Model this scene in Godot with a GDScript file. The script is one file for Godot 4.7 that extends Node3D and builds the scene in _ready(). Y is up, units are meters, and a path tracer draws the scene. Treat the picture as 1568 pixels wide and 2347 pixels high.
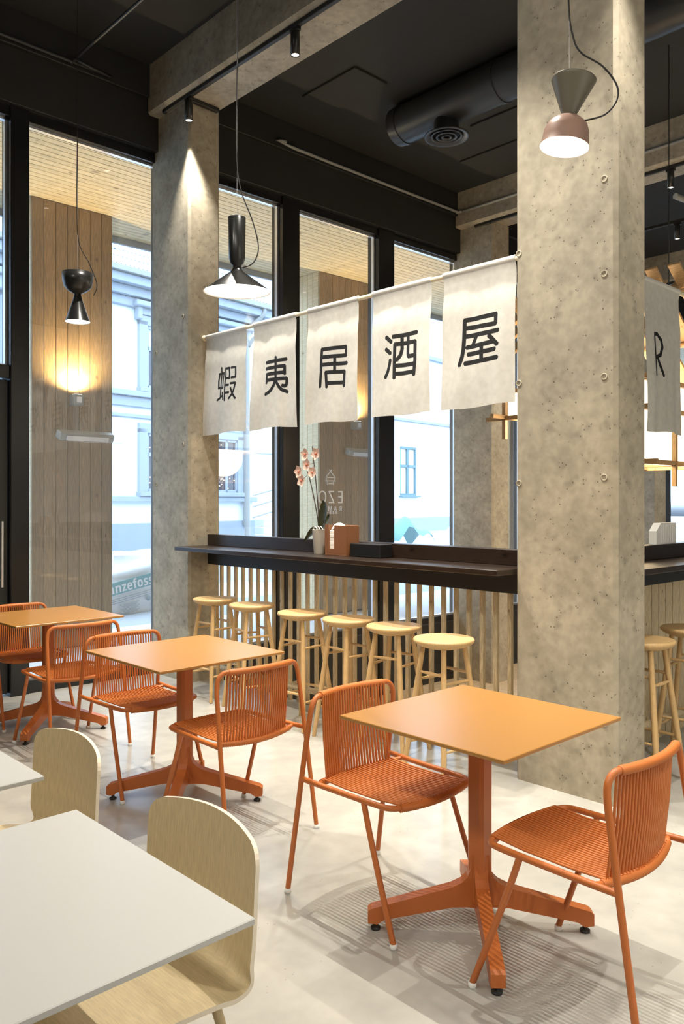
extends Node3D
# Restaurant interior. World grid: u runs along the glass front (x), v runs towards it (-z), z is height (y).

var M := {}
var used := {}
var rng := RandomNumberGenerator.new()

func P(u: float, v: float, z: float) -> Vector3:
	return Vector3(u, z, -v)

func _ready() -> void:
	rng.seed = 7
	setup_camera()
	setup_light()
	make_materials()
	build_shell()
	build_facade()
	build_columns()
	build_ceiling_gear()
	build_counters()
	build_norens()
	build_pendants()
	build_furniture()
	build_stools()
	build_counter_things()
	build_lantern()
	build_outside()

# ------------------------------------------------------------------ camera, sky, light
func setup_camera() -> void:
	var c := Camera3D.new()
	c.name = "camera"
	add_child(c)
	c.projection = Camera3D.PROJECTION_FRUSTUM
	c.near = 0.05
	c.far = 200.0
	c.size = 2347.0 / 1865.0 * c.near
	c.frustum_offset = Vector2(0, -23.5 / 1865.0 * c.near)
	c.position = Vector3(0, 1.5, 0)
	c.rotation.y = deg_to_rad(-43.5)
	c.current = true

func setup_light() -> void:
	var e := Environment.new()
	e.tonemap_mode = Environment.TONE_MAPPER_LINEAR
	e.tonemap_exposure = 1.17
	e.sdfgi_enabled = true
	e.ssao_enabled = true
	e.ssil_enabled = true
	e.background_mode = Environment.BG_SKY
	var s := ProceduralSkyMaterial.new()
	s.sky_top_color = Color(0.765, 0.88, 1.0)
	s.sky_horizon_color = Color(0.79, 0.90, 1.0)
	s.ground_bottom_color = Color(0.5, 0.6, 0.75)
	s.ground_horizon_color = Color(0.62, 0.74, 0.9)
	s.sky_energy_multiplier = 2.22
	s.ground_energy_multiplier = 0.8
	e.sky = Sky.new()
	e.sky.sky_material = s
	var w := WorldEnvironment.new()
	w.name = "environment"
	w.environment = e
	add_child(w)

const WARM := Color(1.0, 0.975, 0.925)

func spot(at: Vector3, towards: Vector3, energy: float, half: float, size := 0.03, col := WARM, soft := 0.8) -> void:
	var l := SpotLight3D.new()
	l.name = "spot"
	add_child(l, true)
	l.position = at
	var d := (towards - at).normalized()
	l.look_at_from_position(at, at + d, Vector3.RIGHT if absf(d.y) > 0.9 else Vector3.UP)
	l.light_energy = energy
	l.light_color = col
	l.spot_angle = half
	l.spot_angle_attenuation = soft
	l.spot_range = 30.0
	l.spot_attenuation = 2.0
	l.light_size = size
	l.shadow_enabled = true

func omni(at: Vector3, energy: float, size := 0.05, col := WARM) -> void:
	var l := OmniLight3D.new()
	l.name = "glow"
	add_child(l, true)
	l.position = at
	l.light_energy = energy
	l.light_color = col
	l.omni_range = 30.0
	l.omni_attenuation = 2.0
	l.light_size = size
	l.shadow_enabled = true

# ------------------------------------------------------------------ materials
func lin(r: float, g: float, b: float) -> Color:
	return Color(r, g, b).linear_to_srgb()

func mat(called: String, c: Color, rough := 0.6, metal := 0.0) -> StandardMaterial3D:
	var m := StandardMaterial3D.new()
	m.resource_name = called
	m.albedo_color = c
	m.roughness = rough
	m.metallic = metal
	M[called] = m
	return m

func noise_bytes(n: int, freq: float, oct: int, sd: int, kind := FastNoiseLite.TYPE_SIMPLEX_SMOOTH) -> PackedByteArray:
	var f := FastNoiseLite.new()
	f.seed = sd
	f.frequency = freq
	f.noise_type = kind
	f.fractal_octaves = oct
	if oct == 1:
		f.fractal_type = FastNoiseLite.FRACTAL_NONE
	var im := f.get_seamless_image(n, n)
	im.convert(Image.FORMAT_L8)
	return im.get_data()

func image_tex(n: int, data: PackedByteArray) -> ImageTexture:
	var im := Image.create_from_data(n, n, false, Image.FORMAT_RGB8, data)
	return ImageTexture.create_from_image(im)

func triplanar(m: StandardMaterial3D, t: Texture2D, scale: float) -> void:
	m.albedo_texture = t
	m.uv1_triplanar = true
	m.uv1_world_triplanar = true
	m.uv1_scale = Vector3.ONE * scale
	m.uv1_triplanar_sharpness = 8.0

func concrete_tex() -> ImageTexture:
	var n := 768
	var a := noise_bytes(n, 0.006, 4, 3)
	var b := noise_bytes(n, 0.03, 3, 9)
	var c := noise_bytes(n, 0.045, 1, 21, FastNoiseLite.TYPE_CELLULAR)
	var d := noise_bytes(n, 0.02, 2, 33)
	var out := PackedByteArray()
	out.resize(n * n * 3)
	for i in n * n:
		var g := 205.0 + (a[i] - 128) * 0.15 + (b[i] - 128) * 0.11
		if c[i] < 18 and d[i] > 148:
			g -= 75.0
		if d[i] > 178:
			g -= (d[i] - 178) * 0.35
		out[i * 3] = int(clampf(g, 0, 255))
		out[i * 3 + 1] = int(clampf(g * 0.985, 0, 255))
		out[i * 3 + 2] = int(clampf(g * 0.95, 0, 255))
	return image_tex(n, out)

func floor_tex() -> ImageTexture:
	var n := 768
	var a := noise_bytes(n, 0.004, 4, 13)
	var b := noise_bytes(n, 0.02, 4, 19)
	var c := noise_bytes(n, 0.09, 1, 23, FastNoiseLite.TYPE_CELLULAR)
	var d := noise_bytes(n, 0.012, 2, 43)
	var out := PackedByteArray()
	out.resize(n * n * 3)
	for i in n * n:
		var g := 226.0 + (a[i] - 128) * 0.10 + (b[i] - 128) * 0.07
		if c[i] < 10 and d[i] > 190:
			g -= 60.0
		out[i * 3] = int(clampf(g, 0, 255))
		out[i * 3 + 1] = int(clampf(g * 0.99, 0, 255))
		out[i * 3 + 2] = int(clampf(g * 0.965, 0, 255))
	return image_tex(n, out)

func wood_tex(along_y: bool, contrast: float, knots: int, sd: int) -> ImageTexture:
	var n := 512
	var a := noise_bytes(n, 0.012, 3, sd)
	var b := noise_bytes(n, 0.03, 2, sd + 5)
	var r := RandomNumberGenerator.new()
	r.seed = sd
	var ks := []
	for k in knots:
		ks.append([r.randi_range(30, n - 30), r.randi_range(40, n - 40), r.randf_range(3.0, 8.0)])
	var out := PackedByteArray()
	out.resize(n * n * 3)
	for y in n:
		for x in n:
			var w := (a[y * n + x] - 128) * 0.12
			var xx := int(x * 9 + w + 20 * n) % n
			var g := 214.0 + (a[((y * 1) % n) * n + xx] - 128) * contrast + (b[(y % n) * n + (xx * 3) % n] - 128) * contrast * 0.35
			var tint := 0.0
			for k in ks:
				var dx: float = (x - k[0]) / k[2]
				var dy: float = (y - k[1]) / (k[2] * 1.6)
				var q := dx * dx + dy * dy
				if q < 9.0:
					tint += exp(-q * 0.9)
			g -= tint * 85.0
			var o := (y * n + x) * 3 if along_y else (x * n + y) * 3
			out[o] = int(clampf(g, 0, 255))
			out[o + 1] = int(clampf(g * 0.975 - tint * 14.0, 0, 255))
			out[o + 2] = int(clampf(g * 0.93 - tint * 22.0, 0, 255))
	return image_tex(n, out)

func make_materials() -> void:
	var ct := concrete_tex()
	triplanar(mat("concrete", lin(0.62, 0.56, 0.455), 0.7), ct, 0.62)
	M.concrete.metallic_specular = 0.4
	triplanar(mat("concrete_floor", lin(0.555, 0.555, 0.54), 0.24), floor_tex(), 0.4)
	M.concrete_floor.metallic_specular = 0.45
	var wv := wood_tex(true, 0.22, 5, 41)
	var plain := wood_tex(true, 0.10, 0, 71)
	var wh := wood_tex(false, 0.20, 4, 57)
	for k in 3:
		triplanar(mat("pillar_wood_%d" % k, lin(0.38 + 0.04 * k, 0.265 + 0.026 * k, 0.155 + 0.012 * k), 0.6), wv, 0.8)
		triplanar(mat("soffit_wood_%d" % k, lin(0.86 + 0.04 * k, 0.73 + 0.035 * k, 0.49 + 0.025 * k), 0.6), wh, 0.8)
	triplanar(mat("slat_wood", lin(0.90, 0.77, 0.53), 0.55), wv, 1.7)
	triplanar(mat("stool_wood", lin(0.86, 0.60, 0.30), 0.5), plain, 2.6)
	triplanar(mat("plywood", lin(0.98, 0.83, 0.54), 0.42), plain, 2.2)
	triplanar(mat("dark_wood", lin(0.034, 0.021, 0.015), 0.33), wh, 1.4)
	triplanar(mat("holder_wood", lin(0.31, 0.13, 0.056), 0.45), plain, 3.0)
	triplanar(mat("lantern_wood", lin(0.72, 0.50, 0.27), 0.55), wv, 2.0)
	triplanar(mat("lower_floor", lin(0.52, 0.40, 0.27), 0.5), wh, 0.7)
	mat("plywood_edge", lin(0.88, 0.78, 0.62), 0.5)
	mat("black_paint", lin(0.016, 0.0155, 0.014), 0.55)
	mat("black_ceiling", lin(0.020, 0.0195, 0.0175), 0.85)
	mat("black_metal", lin(0.012, 0.012, 0.012), 0.32)
	mat("black_frame", lin(0.012, 0.012, 0.013), 0.22)
	mat("duct_metal", lin(0.045, 0.045, 0.045), 0.4, 0.3)
	mat("pipe_grey", lin(0.30, 0.30, 0.28), 0.45)
	mat("silver", lin(0.75, 0.76, 0.78), 0.3, 0.8)
	mat("orange_top", lin(0.40, 0.19, 0.042), 0.31)
	M.orange_top.metallic_specular = 0.65
	mat("orange_metal", lin(0.50, 0.140, 0.030), 0.42)
	mat("orange_cord", lin(0.54, 0.160, 0.034), 0.5)
	mat("foot_white", lin(0.85, 0.85, 0.82), 0.5)
	mat("white_top", lin(0.58, 0.575, 0.55), 0.34)
	mat("white_edge", lin(0.80, 0.75, 0.63), 0.45)
	mat("rubber", lin(0.03, 0.028, 0.027), 0.7)
	mat("cotton", lin(0.70, 0.665, 0.60), 0.9)
	mat("bamboo", lin(0.80, 0.70, 0.48), 0.5)
	mat("lamp_black", lin(0.018, 0.018, 0.017), 0.28)
	mat("lamp_olive", lin(0.14, 0.125, 0.09), 0.35)
	mat("lamp_copper", lin(0.35, 0.22, 0.17), 0.35)
	mat("lamp_inner", lin(0.9, 0.9, 0.88), 0.6)
	mat("plaster", lin(0.80, 0.85, 0.89), 0.9)
	mat("plaster_white", lin(0.76, 0.78, 0.80), 0.9)
	mat("plaster_trim", lin(0.33, 0.37, 0.42), 0.85)
	mat("plaster_plinth", lin(0.30, 0.345, 0.39), 0.9)
	mat("window_dark", lin(0.05, 0.055, 0.075), 0.1)
	mat("window_blind", lin(0.55, 0.62, 0.66), 0.7)
	mat("window_green", lin(0.10, 0.20, 0.24), 0.5)
	mat("room_bright", lin(0.85, 0.80, 0.70), 0.8)
	mat("tiles", lin(0.36, 0.42, 0.46), 0.7)
	mat("asphalt", lin(0.36, 0.38, 0.40), 0.9)
	mat("pavement", lin(0.60, 0.61, 0.62), 0.85)
	mat("snow", lin(0.80, 0.81, 0.83), 0.8)
	mat("bag_white", lin(0.72, 0.73, 0.73), 0.7)
	mat("bag_teal", lin(0.16, 0.36, 0.38), 0.7)
	mat("bag_grey", lin(0.28, 0.34, 0.38), 0.7)
	mat("pot_grey", lin(0.50, 0.46, 0.40), 0.6)
	mat("soil", lin(0.03, 0.024, 0.018), 0.95)
	mat("leaf", lin(0.035, 0.035, 0.012), 0.4)
	mat("stem", lin(0.05, 0.028, 0.02), 0.6)
	mat("petal", lin(0.84, 0.60, 0.48), 0.7)
	mat("petal_heart", lin(0.55, 0.16, 0.09), 0.7)
	mat("napkin", lin(0.88, 0.86, 0.80), 0.9)
	mat("decal_white", lin(0.70, 0.76, 0.85), 0.7)
	mat("wall_grey", lin(0.72, 0.70, 0.66), 0.85)  # tone kept pale so the unseen walls bounce light back
	mat("cord_black", lin(0.02, 0.015, 0.012), 0.6)
	var g := mat("glass", Color(0.96, 0.98, 0.97, 0.05), 0.02)
	g.transparency = BaseMaterial3D.TRANSPARENCY_ALPHA
	var gl := mat("lamp_glow", Color(1, 0.97, 0.9), 0.6)
	gl.emission_enabled = true
	gl.emission = Color(1.0, 0.95, 0.86)
	gl.emission_energy_multiplier = 6.0
	var pp := mat("lantern_paper_glow", lin(0.9, 0.87, 0.78), 0.8)
	pp.emission_enabled = true
	pp.emission = Color(1.0, 0.93, 0.80)
	pp.emission_energy_multiplier = 1.6
	var st := mat("fairy_light_glow", Color(1, 0.9, 0.7), 0.6)
	st.emission_enabled = true
	st.emission = Color(1.0, 0.9, 0.72)
	st.emission_energy_multiplier = 3.0

# ------------------------------------------------------------------ mesh helpers
func new_st() -> SurfaceTool:
	var st := SurfaceTool.new()
	st.begin(Mesh.PRIMITIVE_TRIANGLES)
	st.set_smooth_group(-1)
	return st

func tri(st: SurfaceTool, a: Vector3, b: Vector3, c: Vector3) -> void:
	st.add_vertex(a)
	st.add_vertex(b)
	st.add_vertex(c)

func quad(st: SurfaceTool, a: Vector3, b: Vector3, c: Vector3, d: Vector3) -> void:
	tri(st, a, b, c)
	tri(st, a, c, d)

# box from corner lo to hi with bevelled edges; smoothing off
func add_box(st: SurfaceTool, c: Vector3, s: Vector3, bevel := 0.0, basis := Basis()) -> void:
	st.set_smooth_group(-1)
	var h := s * 0.5
	var b := minf(bevel, minf(h.x, minf(h.y, h.z)) * 0.9)
	if b <= 0.0:
		for ax in 3:
			for sg in [-1.0, 1.0]:
				var n := Vector3.ZERO
				n[ax] = sg
				var t := Vector3.ZERO
				t[(ax + 1) % 3] = 1.0
				var w := Vector3.ZERO
				w[(ax + 2) % 3] = 1.0
				var o := n * h
				var p := [o - t * h - w * h, o + t * h - w * h, o + t * h + w * h, o - t * h + w * h]
				if sg > 0:
					p.reverse()
				quad(st, c + basis * p[0], c + basis * p[1], c + basis * p[2], c + basis * p[3])
		return
	# corner points: for each corner three points pulled in along the other axes
	var q := func(sx: float, sy: float, sz: float, ax: int) -> Vector3:
		var v := Vector3(sx * h.x, sy * h.y, sz * h.z)
		for k in 3:
			if k != ax:
				v[k] -= [sx, sy, sz][k] * b
		return c + basis * v
	for ax in 3:
		for sg in [-1.0, 1.0]:
			var pts := []
			for e in [[-1.0, -1.0], [1.0, -1.0], [1.0, 1.0], [-1.0, 1.0]]:
				var a := [0.0, 0.0, 0.0]
				a[ax] = sg
				a[(ax + 1) % 3] = e[0]
				a[(ax + 2) % 3] = e[1]
				pts.append(q.call(a[0], a[1], a[2], ax))
			if sg > 0:
				pts.reverse()
			quad(st, pts[0], pts[1], pts[2], pts[3])
	for ax in 3:  # edges running along ax
		var i := (ax + 1) % 3
		var j := (ax + 2) % 3
		for si in [-1.0, 1.0]:
			for sj in [-1.0, 1.0]:
				var a := [0.0, 0.0, 0.0]
				a[i] = si
				a[j] = sj
				a[ax] = -1.0
				var p0: Vector3 = q.call(a[0], a[1], a[2], i)
				var p1: Vector3 = q.call(a[0], a[1], a[2], j)
				a[ax] = 1.0
				var p2: Vector3 = q.call(a[0], a[1], a[2], j)
				var p3: Vector3 = q.call(a[0], a[1], a[2], i)
				if si * sj > 0:
					quad(st, p0, p1, p2, p3)
				else:
					quad(st, p3, p2, p1, p0)
	for sx in [-1.0, 1.0]:
		for sy in [-1.0, 1.0]:
			for sz in [-1.0, 1.0]:
				var x: Vector3 = q.call(sx, sy, sz, 0)
				var y: Vector3 = q.call(sx, sy, sz, 1)
				var z: Vector3 = q.call(sx, sy, sz, 2)
				if sx * sy * sz > 0:
					tri(st, x, z, y)
				else:
					tri(st, x, y, z)

# box given by ranges in u, v, z
func add_uvz(st: SurfaceTool, u0: float, u1: float, v0: float, v1: float, z0: float, z1: float, bevel := 0.0) -> void:
	add_box(st, P((u0 + u1) / 2, (v0 + v1) / 2, (z0 + z1) / 2), Vector3(absf(u1 - u0), absf(z1 - z0), absf(v1 - v0)), bevel)

func frame_of(d: Vector3) -> Array:
	var a := Vector3.UP if absf(d.y) < 0.95 else Vector3.RIGHT
	var x := d.cross(a).normalized()
	return [x, d.cross(x).normalized()]

# tube through points; radius a number or an array
func add_tube(st: SurfaceTool, pts: Array, radius, sides := 10, caps := true) -> void:
	st.set_smooth_group(1)
	var rings := []
	var x := Vector3.ZERO
	for i in pts.size():
		var d: Vector3
		if i == 0:
			d = (pts[1] - pts[0]).normalized()
		elif i == pts.size() - 1:
			d = (pts[i] - pts[i - 1]).normalized()
		else:
			d = ((pts[i + 1] - pts[i]).normalized() + (pts[i] - pts[i - 1]).normalized()).normalized()
		if i == 0:
			x = frame_of(d)[0]
		else:
			x = (x - d * x.dot(d)).normalized()
		var y := d.cross(x)
		var r: float = radius[i] if radius is Array else radius
		var ring := []
		for k in sides:
			var t := TAU * k / sides
			ring.append(pts[i] + (x * cos(t) + y * sin(t)) * r)
		rings.append(ring)
	for i in pts.size() - 1:
		for k in sides:
			var k2 := (k + 1) % sides
			quad(st, rings[i][k], rings[i + 1][k], rings[i + 1][k2], rings[i][k2])
	if caps:
		st.set_smooth_group(-1)
		for k in range(1, sides - 1):
			tri(st, rings[0][0], rings[0][k], rings[0][k + 1])
			var e: Array = rings[-1]
			tri(st, e[0], e[k + 1], e[k])

# lathe about a vertical axis; profile is [[r, y], ...]
func add_lathe(st: SurfaceTool, at: Vector3, prof: Array, sides := 28, basis := Basis(), smooth := true) -> void:
	var rings := []
	for p in prof:
		var ring := []
		for k in sides:
			var t := TAU * k / sides
			ring.append(at + basis * Vector3(cos(t) * p[0], p[1], sin(t) * p[0]))
		rings.append(ring)
	st.set_smooth_group(1 if smooth else -1)
	for i in prof.size() - 1:
		for k in sides:
			var k2 := (k + 1) % sides
			quad(st, rings[i][k], rings[i][k2], rings[i + 1][k2], rings[i + 1][k])

# polygon in the plane (a, b) extruded by w along n
func add_prism(st: SurfaceTool, poly: PackedVector2Array, o: Vector3, a: Vector3, b: Vector3, n: Vector3, w: float) -> void:
	st.set_smooth_group(-1)
	var idx := Geometry2D.triangulate_polygon(poly)
	var f := func(p: Vector2, s: float) -> Vector3:
		return o + a * p.x + b * p.y + n * (w * s)
	for k in range(0, idx.size(), 3):
		tri(st, f.call(poly[idx[k]], 0.5), f.call(poly[idx[k + 1]], 0.5), f.call(poly[idx[k + 2]], 0.5))
		tri(st, f.call(poly[idx[k]], -0.5), f.call(poly[idx[k + 2]], -0.5), f.call(poly[idx[k + 1]], -0.5))
	for k in poly.size():
		var k2 := (k + 1) % poly.size()
		quad(st, f.call(poly[k], -0.5), f.call(poly[k], 0.5), f.call(poly[k2], 0.5), f.call(poly[k2], -0.5))

func smooth_path(pts: Array, per := 6) -> Array:
	var out := []
	for i in pts.size() - 1:
		var p0: Vector3 = pts[maxi(i - 1, 0)]
		var p1: Vector3 = pts[i]
		var p2: Vector3 = pts[i + 1]
		var p3: Vector3 = pts[mini(i + 2, pts.size() - 1)]
		for k in per:
			out.append(p1.cubic_interpolate(p2, p0, p3, float(k) / per))
	out.append(pts[-1])
	return out

func numbered(called: String) -> String:
	if not used.has(called):
		used[called] = 0
		return called
	used[called] += 1
	return "%s_%03d" % [called, used[called]]

func mesh_of(st: SurfaceTool) -> ArrayMesh:
	st.generate_normals()
	return st.commit()

func part(called: String, st: SurfaceTool, m: Material, parent: Node) -> MeshInstance3D:
	return part_mesh(called, mesh_of(st), m, parent)

func part_mesh(called: String, mesh: Mesh, m: Material, parent: Node) -> MeshInstance3D:
	var o := MeshInstance3D.new()
	o.mesh = mesh
	o.material_override = m
	o.name = called
	parent.add_child(o, true)
	return o

func thing(called: String, label: String, category: String, at := Vector3.ZERO, turn := 0.0, group := "") -> Node3D:
	var o := Node3D.new()
	o.name = numbered(called)
	add_child(o)
	o.position = at
	o.rotation.y = turn
	tag(o, label, category, group)
	return o

func tag(o: Node, label: String, category: String, group := "") -> void:
	o.set_meta("label", label)
	o.set_meta("category", category)
	if group:
		o.set_meta("group", group)

func single(called: String, st: SurfaceTool, m: Material, label: String, category: String, group := "") -> MeshInstance3D:
	var o := part_mesh(numbered(called), mesh_of(st), m, self)
	tag(o, label, category, group)
	return o

func struct_mesh(called: String, st: SurfaceTool, m: Material, label: String, category: String) -> MeshInstance3D:
	var o := part_mesh(numbered(called), mesh_of(st), m, self)
	tag(o, label, category)
	o.set_meta("kind", "structure")
	return o

func struct_node(called: String, label: String, category: String) -> Node3D:
	var o := thing(called, label, category)
	o.set_meta("kind", "structure")
	return o

func box_part(called: String, u0: float, u1: float, v0: float, v1: float, z0: float, z1: float, m: Material, parent: Node, bevel := 0.0) -> MeshInstance3D:
	var st := new_st()
	add_uvz(st, u0, u1, v0, v1, z0, z1, bevel)
	return part(called, st, m, parent)

func copy(o: Node3D, label: String, at: Vector3, turn: float) -> Node3D:
	var c: Node3D = o.duplicate()
	var base := String(o.name)
	c.name = numbered(base)
	add_child(c)
	c.position = at
	c.rotation.y = turn
	c.set_meta("label", label)
	return c

# ------------------------------------------------------------------ room shell
const ZC := 5.25      # ceiling
const ZB := 4.83      # underside of beams
const VF := 6.30      # inner face of the glass front
const LOW := -0.66    # sunken floor behind the railings

func build_shell() -> void:
	var st := new_st()
	add_uvz(st, -4.2, 3.99, -4.2, VF + 0.12, -0.9, 0.0)
	add_uvz(st, 3.99, 18.2, -4.2, 2.40, -0.9, 0.0)
	struct_mesh("floor", st, M.concrete_floor, "pale polished concrete floor under the dining tables", "floor")
	st = new_st()
	add_uvz(st, 3.99, 18.2, 2.40, VF + 0.12, -0.9, LOW)
	struct_mesh("floor_lower", st, M.lower_floor, "sunken brown wooden floor behind the slatted railing", "floor")
	st = new_st()
	add_uvz(st, -4.2, 18.2, -4.2, VF + 0.2, ZC, ZC + 0.3)
	struct_mesh("ceiling", st, M.black_ceiling, "high ceiling painted matt black", "ceiling")
	st = new_st()
	add_uvz(st, -4.5, -4.2, -4.5, VF + 0.2, -0.9, ZC + 0.3)  # unseen wall, pale to bounce light into the room
	struct_mesh("wall_left", st, M.wall_grey, "unseen pale plastered end wall beyond the entrance, bouncing light", "wall")
	st = new_st()
	add_uvz(st, 18.2, 18.5, -4.5, VF + 0.2, -0.9, ZC + 0.3)
	struct_mesh("wall_right", st, M.wall_grey, "pale plastered far wall of the dining hall", "wall")
	st = new_st()
	add_uvz(st, -4.5, 18.5, -4.5, -4.2, -0.9, ZC + 0.3)  # unseen wall behind the camera, pale to throw light back
	struct_mesh("wall_back", st, M.wall_grey, "unseen pale plastered wall opposite the glass front, bouncing light", "wall")

func build_facade() -> void:
	# black bulkhead over the glazing, in two depths
	var st := new_st()
	add_uvz(st, -4.2, 18.2, 6.245, VF + 0.2, 4.55, ZC, 0.004)
	add_uvz(st, -4.2, 18.2, 6.20, 6.25, 4.97, ZC, 0.004)
	struct_mesh("wall_front", st, M.black_paint, "black bulkhead running above the tall windows", "wall")
	st = new_st()
	add_uvz(st, 3.99, 18.2, VF - 0.01, VF + 0.2, -0.9, 0.05, 0.004)
	struct_mesh("baseboard_front", st, M.black_paint, "black base wall below the windows of the sunken floor", "baseboard")
	st = new_st()
	add_uvz(st, 3.97, 3.995, 2.555, VF, LOW, -0.002)
	add_uvz(st, 4.03, 18.2, 2.395, 2.42, LOW, -0.002)
	struct_mesh("baseboard_step", st, M.black_paint, "black fascia of the floor edge under the slatted railing", "baseboard")
	# mullions: [u0, u1]
	var mul := []
	for b in 4:
		var o := 4.21 * b
		mul.append([5.15 + o - 4.21, 5.37 + o - 4.21])
		mul.append([6.53 + o - 4.21, 6.78 + o - 4.21])
		mul.append([3.77 + o, 3.99 + o])
	mul[1] = [2.455, 2.60]
	mul.sort()
	# bays between neighbouring mullions
	var n := 0
	for i in mul.size() - 1:
		var a: float = mul[i][1]
		var b: float = mul[i + 1][0]
		if a < 1.0 or b > 17.9:
			continue
		n += 1
		var door: bool = a < 2.3
		var lbl := "tall black framed glass window beside the slatted railing"
		lbl = ["black framed window over the dark entrance door", "tall black framed window left of the first facade column", "tall black framed window behind the wide conical pendant lamp", "tall black framed window lettered in white behind the orchid", "tall black framed window just left of the second facade column"][n - 1] if n <= 5 else "tall black framed window in bay %d right of the second facade column" % (n - 5)
		var w := struct_node("window_%d" % n, lbl, "window")
		var z0 := 2.55 if door else 0.10
		if a > 3.9:
			z0 = 0.12
		var z1 := 4.40
		var f := new_st()
		add_uvz(f, a, b, VF, VF + 0.14, z0 - 0.10, z0, 0.003)
		add_uvz(f, a, b, VF, VF + 0.14, 4.47, 4.56, 0.003)
		part("frame", f, M.black_frame, w)
		var s := new_st()
		add_uvz(s, a, a + 0.018, VF + 0.05, VF + 0.09, z0, 4.47)
		add_uvz(s, b - 0.018, b, VF + 0.05, VF + 0.09, z0, 4.47)
		add_uvz(s, a, b, VF + 0.05, VF + 0.09, 4.452, 4.47)
		add_uvz(s, a, b, VF + 0.05, VF + 0.09, z0, z0 + 0.015)
		part("glazing_bead", s, M.silver, w)
		box_part("pane", a + 0.01, b - 0.01, VF + 0.064, VF + 0.072, z0 + 0.01, 4.46, M.glass, w)
	n = 0
	for m in mul:
		if m[0] < -3.5 or m[1] > 18.0:
			continue
		n += 1
		var t := struct_node("trim_%d" % n, "black vertical window post number %d along the glass front" % n, "window post")
		box_part("post", m[0], m[1], VF - 0.02, VF + 0.16, -0.05, 4.56, M.black_frame, t, 0.004)
	# walls closing the front left of the door bay
	st = new_st()
	add_uvz(st, -4.2, 1.14, VF, VF + 0.2, 0.0, 4.56)
	struct_mesh("wall_front_left", st, M.black_paint, "black wall left of the entrance door", "wall")
	# door
	var d := struct_node("door_1", "dark glazed entrance door with black frame and bar handle", "door")
	box_part("panel", 1.16, 2.45, VF + 0.05, VF + 0.09, 0.02, 2.44, M.black_frame, d)
	var dst := new_st()
	add_uvz(dst, 1.16, 1.26, VF + 0.03, VF + 0.11, 0.02, 2.44, 0.003)
	add_uvz(dst, 2.33, 2.45, VF + 0.03, VF + 0.11, 0.02, 2.44, 0.003)
	add_uvz(dst, 1.26, 2.33, VF + 0.03, VF + 0.11, 0.02, 0.16, 0.003)
	add_uvz(dst, 1.26, 2.33, VF + 0.03, VF + 0.11, 2.33, 2.44, 0.003)
	part("door_frame", dst, M.black_paint, d)
	var hs := new_st()
	add_tube(hs, [P(2.38, VF - 0.04, 0.85), P(2.38, VF - 0.04, 1.35)], 0.012, 8)
	add_tube(hs, [P(2.38, VF - 0.04, 0.9), P(2.38, VF + 0.03, 0.9)], 0.008, 6)
	add_tube(hs, [P(2.38, VF - 0.04, 1.3), P(2.38, VF + 0.03, 1.3)], 0.008, 6)
	part("handle", hs, M.silver, d)
	# lettering on the pane with the logo, read from the street
	var logo := thing("window_lettering", "white house logo with EZO ramen lettering on the glass behind the orchid", "lettering")
	var gv := VF + 0.060
	for L in [["EZO", 0.165, 5.882, 1.485], ["RAMEN", 0.066, 5.86, 1.40]]:
		var x0: float = L[2]
		var sp := 0.132 if L[0] == "EZO" else 0.078
		var txt: String = L[0]
		for k in txt.length():
			var tm := TextMesh.new()
			tm.text = txt[k]
			var sf := SystemFont.new()
			sf.font_names = PackedStringArray(["Droid Sans"])
			tm.font = sf
			tm.font_size = 64
			tm.pixel_size = L[1] / 64.0 * 1.1
			tm.depth = 0.001
			var o := part_mesh("letter", tm, M.decal_white, logo)
			o.position = P(x0 + sp * ((txt.length() - 1) / 2.0 - k), gv, L[3] + L[1] * 0.38)
			o.rotation.y = PI
	var hl := new_st()
	var bar := func(a0: float, b0: float, a1: float, b1: float) -> void:
		var p := P(5.868 + a0, gv, 1.757 + b0)
		var q := P(5.868 + a1, gv, 1.757 + b1)
		var dd := (q - p).normalized()
		var s2 := Vector3(0, 0, 1).cross(dd) * 0.005
		quad(hl, p - s2, q - s2, q + s2, p + s2)
	bar.call(-0.02, 0.085, 0.075, -0.005)
	bar.call(0.02, 0.085, -0.075, -0.005)
	bar.call(-0.075, 0.0, 0.075, 0.0)
	bar.call(-0.078, -0.035, 0.078, -0.035)
	bar.call(-0.055, -0.065, 0.055, -0.065)
	for s in [-1.0, 1.0]:
		bar.call(0.06 * s, 0.0, 0.06 * s, -0.045)
		bar.call(0.042 * s, -0.035, 0.042 * s, -0.082)
	part("house_mark", hl, M.decal_white, logo)
	var kn := new_st()
	for k in 5:
		var c := 5.95 - 0.042 * k
		for q in [[-0.014, 0.012, 0.014, 0.012], [-0.014, 0.0, 0.014, 0.0], [-0.014, -0.012, 0.014, -0.012]]:
			if k >= 3 and q[1] != 0.0:
				continue
			add_uvz(kn, c + q[0], c + q[2], gv, gv + 0.001, 1.385 + q[1] - 0.002, 1.385 + q[3] + 0.002)
		if k < 3:
			add_uvz(kn, c - 0.002, c + 0.002, gv, gv + 0.001, 1.37, 1.40)
	part("small_characters", kn, M.decal_white, logo)

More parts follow.
